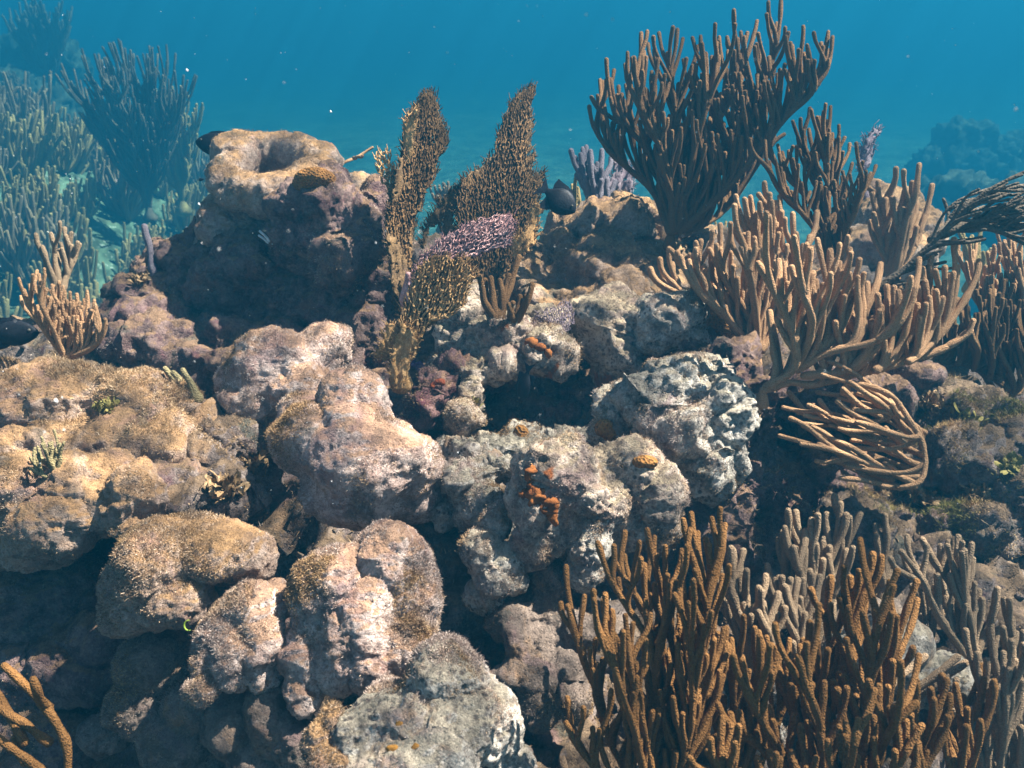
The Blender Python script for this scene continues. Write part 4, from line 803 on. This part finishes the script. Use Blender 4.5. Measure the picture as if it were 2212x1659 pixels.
fan('sea_fan', 'faded violet sea fan on the back ridge, beside the violet grey rod', 'fan_violet', c2, (1720,1330), 2.65,
  [([(1690,1290),(1710,1130),(1740,1010),(1780,990),(1865,1040),(1862,1120),(1800,1290),(1720,1320)], 0, dict(sp=5, rv=1.1, spikes=.2))])
fan('sea_fan', 'thin bluish sea fan sticking up behind the dark tan sea rod at right', 'fan_violet', c3, (1220,1150), 2.5,
  [([(1200,1060),(1195,940),(1230,880),(1280,800),(1325,785),(1290,880),(1275,980),(1240,1080)], 0, dict(sp=5, rv=1.2, spikes=.4))])

# ------------------------------------------------------------------ lumps of star coral, sponges, weeds
def lump(name, label, cat, mat, blobs, **k):
    d0 = blobs[0][2]; dn = hd(blobs[0][0], blobs[0][1], d0)+.003; blobs = [(b[0], b[1], dn+b[2]-d0, *b[3:]) for b in blobs]
    return rock(name, label, cat, blobs, mat, None, 0, voxel=k.pop('voxel', .003), lump=k.pop('lump', .25)*.22, fine=k.pop('fine', .35)*.6, smooth=4, **k)
lump('star_coral', 'brown finger shaped star coral beside the orange spotted boulder', 'star coral', 'star', [(1125,935,1.5,16,18),(1135,955,1.5,20,22),(1150,970,1.5,22,14)])
lump('star_coral', 'flat brown star coral disc on the right shoulder of the orange spotted boulder', 'star coral', 'star', [(1393,998,1.38,30,16)])
lump('star_coral', 'large orange brown lump between the honeycombed coral and tan rods', 'star coral', 'star', [(1540,690,1.78,40,32),(1570,710,1.78,34,26),(1515,670,1.8,26,20)])
lump('star_coral', 'round olive brown cap on the crusted boulder below the hollow one', 'star coral', 'star', [(680,388,1.92,46,26),(672,400,1.93,42,24)])
lump('star_coral', 'small brown knob at the foot of the pitted white boulder', 'star coral', 'star', [(1306,925,1.54,22,20),(1320,940,1.54,18,16)])
lump('sponge', 'upper orange sponge lump on the whitish boulder at the bottom edge', 'sponge', 'sponge_ochre', [(862,1570,.99,13,26,6)], lump=.4)
lump('sponge', 'lower left orange sponge lump on the whitish boulder', 'sponge', 'sponge_ochre', [(848,1622,.985,18,16,6)], lump=.4)
lump('sponge', 'lower right orange sponge lump on the whitish boulder', 'sponge', 'sponge_ochre', [(898,1620,.985,14,18,6)], lump=.4)
lump('sponge', 'bright orange encrusting sponge running down the spotted boulder', 'sponge', 'sponge_orange', [(1147,1030,1.335,12,28,3),(1160,1072,1.335,20,22,3),(1182,1098,1.335,20,20,3),(1138,1062,1.34,12,16,3),(1192,1120,1.335,10,14,3)], lump=1.4, fine=3.)
lump('sponge', 'orange sponge patch at the lip of the cave under the mauve fan', 'sponge', 'sponge_orange', [(1148,741,1.745,12,4,3),(1168,749,1.745,13,4,3),(1184,764,1.745,6,9,3)], lump=1.6, fine=1.2)
lump('sponge', 'red orange sponge under the shelf beside the purple sponge', 'sponge', 'sponge_red', [(935,838,1.75,7,15,5),(950,826,1.75,12,6,5)], lump=.6, fine=1.)
lump('sponge', 'purple sponge with dark holes at the foot of the golden fan', 'sponge', 'sponge_purple', [(900,790,1.70,14,11,7),(915,803,1.70,15,13,7),(928,820,1.70,12,15,7),(890,778,1.70,9,8,6)], lump=.7, fine=.6, pit=3.)
def leafy(label, mat, x, y, d, n, size, seed, cat='seaweed', name='leafy_seaweed', group=None):
    R = np.random.default_rng(seed); org = P(x, y, hd(x, y, d)-.004); V = []; Q = []
    for i in range(n):
        a = R.uniform(0, 6.28); el = R.uniform(.15, 1.4); dr = np.array([math.cos(a)*math.cos(el), math.sin(a)*math.cos(el), math.sin(el)])
        sd = np.cross(dr, R.normal(0, 1, 3)); sd /= np.linalg.norm(sd); nm = np.cross(dr, sd); l = size*R.uniform(.6, 1.1); w = l*R.uniform(.16, .30); b = len(V)
        st = org+R.normal(0, size*.55, 3)*[1, 1, .5]
        for t, ww in ((0, .25), (.35, .8), (.7, 1.), (.95, .55)):
            o = st+dr*l*t+nm*l*.35*t*t; V += [o-sd*w*ww+nm*w*.35, o, o+sd*w*ww+nm*w*.35]
        for r in range(3):
            for cc in range(2): k = b+r*3+cc; Q.append((k, k+1, k+4, k+3))
    return tag(link(name, mesh_np(name, np.array(V), [np.array(Q)]), M[mat], origin=org), label, cat, group)
M['weed_yellow'] = plain('yellow_green_weed', (.16, .14, .04), (.34, .27, .09), 70)
M['weed_brown'] = plain('brown_weed', (.17, .10, .045), (.36, .24, .13), 70)
leafy('yellow green leafy weed on the rocky slope by the right edge', 'weed_yellow', 2090, 905, 1.72, 34, .022, 1)
leafy('brown leafy tuft hanging between broken crust and the pinkish boulder', 'weed_brown', 540, 1000, 1.42, 110, .020, 2)
leafy('brown leafy tuft low in the gap under the broken crust', 'weed_brown', 490, 1060, 1.38, 110, .022, 3)
leafy('brown fuzzy tuft on top of the ragged ledge at left', 'weed_brown', 305, 605, 1.98, 120, .016, 4)
leafy('green weed trailing beside the pale shelf in the central cave', 'weed_yellow', 1025, 870, 1.72, 34, .014, 5)
leafy('drab leafy tuft on the slope right of the drooping sea rod', 'weed_brown', 2010, 870, 1.76, 120, .02, 6)
leafy('ochre leafy tuft low on the slope at the right edge', 'weed_yellow', 2180, 1010, 1.62, 90, .02, 7)
leafy('drab leafy tuft at the foot of the slope beside pale rubble', 'weed_brown', 2000, 1080, 1.6, 110, .02, 8)
leafy('pale brown tuft halfway down the slope near the edge', 'weed_brown', 2110, 1060, 1.6, 110, .018, 9)
leafy('golden tuft on the crown of the golden mound', 'weed_yellow', 230, 880, 1.46, 130, .014, 10)

# ------------------------------------------------------------------ fish
def fish(label, c, ln, head, up, tail=True, slim=.5, name='fish'):
    "body lofted along x, head at +x; then placed so that head and back point as given"
    h = np.array(head, float); h /= np.linalg.norm(h); u = np.array(up, float); u -= h*(u@h); u /= np.linalg.norm(u); s = np.cross(u, h)
    B = np.stack([h, s, u], 1); org = np.asarray(c); root = tag(empty(name, org), label, 'fish')
    xs = np.array([-.36, -.30, -.2, -.08, .06, .2, .32, .41, .47, .5]); hh = np.array([.055, .075, .15, .225, .255, .24, .19, .125, .065, .015])*slim/.5; ww = np.array([.018, .026, .05, .078, .092, .09, .078, .056, .034, .01])
    an = np.linspace(0, 2*math.pi, 16, endpoint=False); V = []
    for x, a, b in zip(xs, hh, ww):
        for t in an: V.append((x, b*math.cos(t), a*math.sin(t)))
    i = np.arange(len(V)).reshape(len(xs), 16); j = np.roll(i, -1, 1)
    def put(nm, v, q, m):
        me = mesh_np(nm, (np.array(v)*ln)@B.T, [np.array(q)]); o = link(nm, me, M[m], root); return o
    put('body', V, np.concatenate([np.stack([i[:-1], j[:-1], j[1:], i[1:]], -1).reshape(-1, 4), [i[0][k] for k in (0, 5, 10, 15)] and np.array([[i[0][0], i[0][5], i[0][10], i[0][15]]])]), 'fish')
    def slab(nm, pts, th=.008):
        n = len(pts); v = [(x, th, z) for x, z in pts]+[(x, -th, z) for x, z in pts]; bm = bmesh.new(); vs = [bm.verts.new((np.array(q)*ln)@B.T) for q in v]
        bm.faces.new(vs[:n]); bm.faces.new(vs[n:][::-1])
        for k in range(n): bm.faces.new((vs[k], vs[(k+1) % n], vs[n+(k+1) % n], vs[n+k]))
        bmesh.ops.recalc_face_normals(bm, faces=bm.faces); me = bpy.data.meshes.new(nm); bm.to_mesh(me); bm.free(); link(nm, me, M['fin'], root)
    q = slim/.5
    if tail: slab('tail_fin', [(-.34, .05*q), (-.46, .13*q), (-.58, .22*q), (-.52, .06*q), (-.50, 0), (-.52, -.06*q), (-.58, -.22*q), (-.46, -.13*q), (-.34, -.05*q)])
    slab('dorsal_fin', [(.26, .20*q), (.18, .27*q), (0, .31*q), (-.16, .31*q), (-.29, .32*q), (-.30, .20*q), (-.26, .10*q), (0, .22*q)])
    slab('anal_fin', [(.02, -.23*q), (-.08, -.29*q), (-.22, -.33*q), (-.29, -.27*q), (-.27, -.08*q), (-.1, -.19*q)])
    for sg in (1, -1):
        me = bpy.data.meshes.new('eye'); bm = bmesh.new(); bmesh.ops.create_uvsphere(bm, u_segments=10, v_segments=8, radius=.028*ln); bm.to_mesh(me); bm.free()
        o = link('eye', me, M['eye'], root); o.location = Vector(B@(np.array([.36, sg*.062, .05*q])*ln))
    return root
sc_ = lambda px, d: px*K*d
fish('round dark fish hovering right of the sea fans, nose down', P(1206, 431, 1.82), sc_(92, 1.82), .80*RT-.62*UP-.1*FWD, .55*RT+.8*UP, slim=.62)
fish('dark fish peeking out behind the left rim of the hollow boulder', P(470, 312, 2.25), sc_(96, 2.25), -RT+.12*UP, UP, slim=.5)
fish('dark fish cut off by the left edge above the golden mound', P(22, 720, 1.75), sc_(125, 1.75), RT+.02*UP, UP, slim=.44)
fish('slender dark fish hanging head down in the central cave', P(1133, 830, 1.72), sc_(84, 1.72), -.25*RT-UP+.2*FWD, -.9*RT+.2*UP+.3*FWD, slim=.36)
fish('tiny fish left of the hollow boulder', P(434, 388, 2.4), sc_(14, 2.4), RT+.15*UP, UP, slim=.4)
tb = TB(); tt = np.linspace(-1.9, 1.7, 14); o_ = P(408, 1351, 1.12)
tb.tube(np.stack([o_-RT*.006*math.cos(a)+UP*.0065*math.sin(a) for a in tt]), .0009*np.sin(np.linspace(.35, 2.8, 14))+.0002, 6)
tag(tb.link('worm', M['worm'], None, o_), 'tiny bright yellow green curl stuck between two boulders at lower left', 'worm')

# ------------------------------------------------------------------ the distance: rods on the left slope, plumes, far boulders
def rods_proto(name, mat, h, n, seed, spread=.5, r=.009, sides=6, lean=0.):
    R = np.random.default_rng(seed); tb = TB()
    for i in range(n):
        a = R.uniform(0, 6.28); q = math.sqrt(R.uniform(.02, 1))*spread; L = h*R.uniform(.55, 1.05)
        b = np.array([math.cos(a), math.sin(a), 0])*q*h
        p = np.array([b*.12, b*.55+[0, 0, L*.22], b*.9+[lean*L*.25, 0, L*.6], b*1.0+[lean*L*.6+R.normal(0, .05)*h, R.normal(0, .05)*h, L]])
        tb.tube(spline(p, 9), r*R.uniform(.85, 1.2)*np.linspace(1.15, .85, 9), sides)
        if R.random() < .7:
            s = p[1]*.5+p[2]*.5; e = s+np.array([R.normal(0, .1)*h+lean*L*.2, R.normal(0, .1)*h, L*.42]); tb.tube(spline([s, s*.4+e*.6+[R.normal(0, .02), 0, 0], e], 6), r*.95, sides)
    return tb.mesh(name)
def put(name, me, loc, rz, sc, label, cat, group, mat):
    o = bpy.data.objects.new(name, me); C.objects.link(o); o.location = Vector([float(q) for q in loc]); o.rotation_euler = (0, 0, rz); o.scale = (sc,)*3
    return tag(o, label, cat, group)
R = np.random.default_rng(77)
protos = []
for k in range(5):
    me = rods_proto('sea_rod_coral', 'rod_pale', .30, 34, 100+k, .5, .0085, lean=.25); me.materials.append(M['rod_pale']); protos.append(me)
for k in range(3):
    me = rods_proto('sea_rod_coral', 'rod_dark', .42, 46, 120+k, .42, .008, lean=.15); me.materials.append(M['rod_grey']); protos.append(me)
fz = lambda x, y: float(floor_h(np.array([x]), np.array([y]))[0])
cnt = 0
for row, y in enumerate(np.arange(2.35, 6.2, .25)):
    for x in np.arange(-3.9, -1.05, .27):
        xx, yy = x+R.uniform(-.13, .13), y+R.uniform(-.12, .12)
        if xx > -1.5 and yy < 3.4 or R.random() < .05 or xx > -1.2-.12*(yy-3) : continue
        k = R.integers(5) if R.random() < .8 else 5+R.integers(3)
        put('sea_rod_coral', protos[k], (FS*xx, FS*yy, fz(FS*xx, FS*yy)-.02), R.uniform(-.6, .6), FS*R.uniform(.75, 1.2), 'pale olive sea rod in the crowded bed on the left slope', RODS, 'sea rods of the left slope bed', None)
def plume(label, x, y, d, hpx, wpx, n, mat, seed, r=.006, group=None, lean=0., cat='sea plume', name='sea_plume_coral'):
    R = np.random.default_rng(seed); org = P(x, y, d); s = K*d; h, wd = hpx*s, wpx*s; root = tag(empty(name, org), label, cat, group); nl = 6
    parts = [TB() for _ in range(nl)]
    for k in range(nl):
        u = -1+2*(k+.5)/nl; e = np.array([u*wd*.42+lean*h*.3, R.normal(0, .08)*wd, h*(.78-.2*u*u)])
        st = spline([np.zeros(3), e*[.25, .3, .35], e*[.7, .7, .72], e], 12); parts[k].tube(org+st, r*np.linspace(2.4, 1, 12), 6)
        for i in range(n):
            a = st[R.integers(2, 12)]; L = h*R.uniform(.16, .34); sg = R.choice([-1, 1])
            t = a+np.array([sg*L*R.uniform(.1, .42)+lean*L*.5+u*L*.3, R.normal(0, .22)*L, L*R.uniform(.8, 1.)])
            parts[k].tube(org+spline([a, a*.5+t*.5+[sg*L*.10, 0, -L*.06], t], 7), r*R.uniform(.8, 1.1), 5)
    hb = TB(); hb.tube(np.array([org-[0, 0, .06], org-[0, 0, .02], org+[0, 0, .04]]), [r*7, r*4, r*2.4], 8); hb.link('holdfast', M[mat], root, org)
    for p in parts: p.link('branch', M[mat], root, org)
    return root
plume('large dark bushy sea plume on the left slope, hazy against the water', 322, 455, 7.8, 318, 225, 85, 'rod_dark', 1, .010, lean=-.06)
plume('paler sea plume right behind the large dark one on the left slope', 395, 440, 8.4, 230, 90, 40, 'rod_pale', 2, .012)
plume('dim blue sea plume at the top left, farther than the large dark one', 105, 190, 13., 170, 150, 50, 'rod_dark', 3, .018)
plume('faint sea plume at the left edge below the dim top left one', 40, 300, 11., 130, 130, 45, 'rod_dark', 4, .017)
plume('low greyish sea plume on sand seen between the two dark fans', 962, 470, 4.2, 70, 60, 16, 'rod_grey', 5, .007)
farb = dict(voxel=.04, fine=6., lump=6.)
rock('far_coral_mound', 'bluish coral boulder far off at the right, larger of the hazy pair', 'coral head', [(2085,310,14.7,70,45),(2060,370,14.7,90,50),(2120,350,14.9,60,50)], 'far', voxel=.055, fine=7., lump=6.)
rock('far_coral_mound', 'bluish coral boulder far off, cut by the right edge', 'coral head', [(2195,325,15.2,50,36),(2180,400,14.9,90,50)], 'far', voxel=.055, fine=7., lump=6.)
rock('far_coral_mound', 'low hazy coral ridge at the right edge under the far boulders', 'coral head', [(2050,430,9.9,80,40),(2150,460,9.6,110,60),(2230,440,9.6,70,60)], 'far', voxel=.055, fine=7., lump=6.)
rock('far_coral_mound', 'hazy coral mound at the top left beneath the dim plume', 'coral head', [(60,260,12.1,90,50),(130,230,12.4,60,40),(20,200,12.7,70,50),(150,300,11.5,60,30)], 'far', voxel=.055, fine=7., lump=7.)
rock('far_coral_mound', 'dark hazy coral mass against the water at the top left corner', 'coral head', [(90,120,14.7,80,50),(30,150,14.9,80,60),(140,150,14.6,50,40)], 'far', voxel=.055, fine=6., lump=6.)
# loose flakes drifting in the water
n = 420; R = np.random.default_rng(5); p = PA(np.stack([R.uniform(0, 2212, n), R.uniform(0, 1100, n)], 1), R.uniform(.5, 2.4, n)); sz = R.uniform(.0003, .0009, n)*np.where(R.random(n) < .06, 1.8, 1)
tet = np.array([(1, 0, -.7), (-1, 0, -.7), (0, 1, .7), (0, -1, .7)]); v = p[:, None]+tet[None]*sz[:, None, None]*R.uniform(.5, 1.3, (n, 4, 1)); b = np.arange(n)[:, None]*4
tag(link('drifting_flakes', mesh_np('drifting_flakes', v.reshape(-1, 3), [np.concatenate([b+[0, 1, 2], b+[0, 3, 1], b+[0, 2, 3], b+[1, 3, 2]])], False), M['flake']), kind='stuff')


# ------------------------------------------------------------------ unseen sheet at water level, added to dapple the sunlight with painted caustics
s = N('caustic_gobo'); g = s.n('ShaderNodeNewGeometry').outputs['Position']
wn = s.n('ShaderNodeTexNoise'); wn.inputs['Scale'].default_value = 3.2; wn.inputs['Detail'].default_value = 2; s.l(g, wn.inputs['Vector'])
wp = s.n('ShaderNodeVectorMath', operation='MULTIPLY_ADD'); s.l(wn.outputs[1], wp.inputs[0]); wp.inputs[1].default_value = (.30, .30, .0); s.l(g, wp.inputs[2])
e1 = s.vor(4.6, 'DISTANCE_TO_EDGE', wp.outputs[0]); e2 = s.vor(10., 'DISTANCE_TO_EDGE', wp.outputs[0])
k = s.mix(.42, s.ramp(e1, [(.0, 1), (.05, .75), (.17, .0)]), s.ramp(e2, [(.0, 1), (.07, .6), (.19, .0)]))  # painted caustic lines; the sheet dims sunlight between them, nothing is refracted
tr = s.n('ShaderNodeBsdfTransparent'); s.l(s.ramp(k, [(.0, .36), (.25, .5), (.7, 1)]), tr.inputs[0]); s.l(tr.outputs[0], s.t.nodes['Material Output'].inputs['Surface']); s.t.nodes.remove(s.b)
wx, wy = np.meshgrid(np.linspace(-96, 96, 90), np.linspace(-20, 110, 70)); wx, wy = wx.ravel(), wy.ravel()
tag(link('caustic_gobo', mesh_np('caustic_gobo', np.stack([wx, wy, 2.3+.02*fbm(np.stack([wx, wy, 0*wx], 1)*.7, 2, 61)], 1), [grid_faces(90, 70)]), s.m), kind='structure')

# ------------------------------------------------------------------ the water as a volume
me = bpy.data.meshes.new('haze'); bm = bmesh.new(); bmesh.ops.create_cube(bm, size=1); bm.to_mesh(me); bm.free()
hz = tag(link('haze', me), kind='stuff'); hz.scale = (196, 136, 6.6); hz.location = (0, 46, 2.0-3.3)
hm = bpy.data.materials.new('sea_water'); hm.use_nodes = True; t = hm.node_tree
t.nodes.remove(t.nodes['Principled BSDF']); pv = t.nodes.new('ShaderNodeVolumePrincipled')
pv.inputs['Color'].default_value = (.006, .080, .140, 1); pv.inputs['Density'].default_value = .155; pv.inputs['Absorption Color'].default_value = (.01, .19, .22, 1); pv.inputs['Anisotropy'].default_value = 0.2
t.links.new(pv.outputs[0], t.nodes['Material Output'].inputs['Volume'])
me.materials.append(hm)
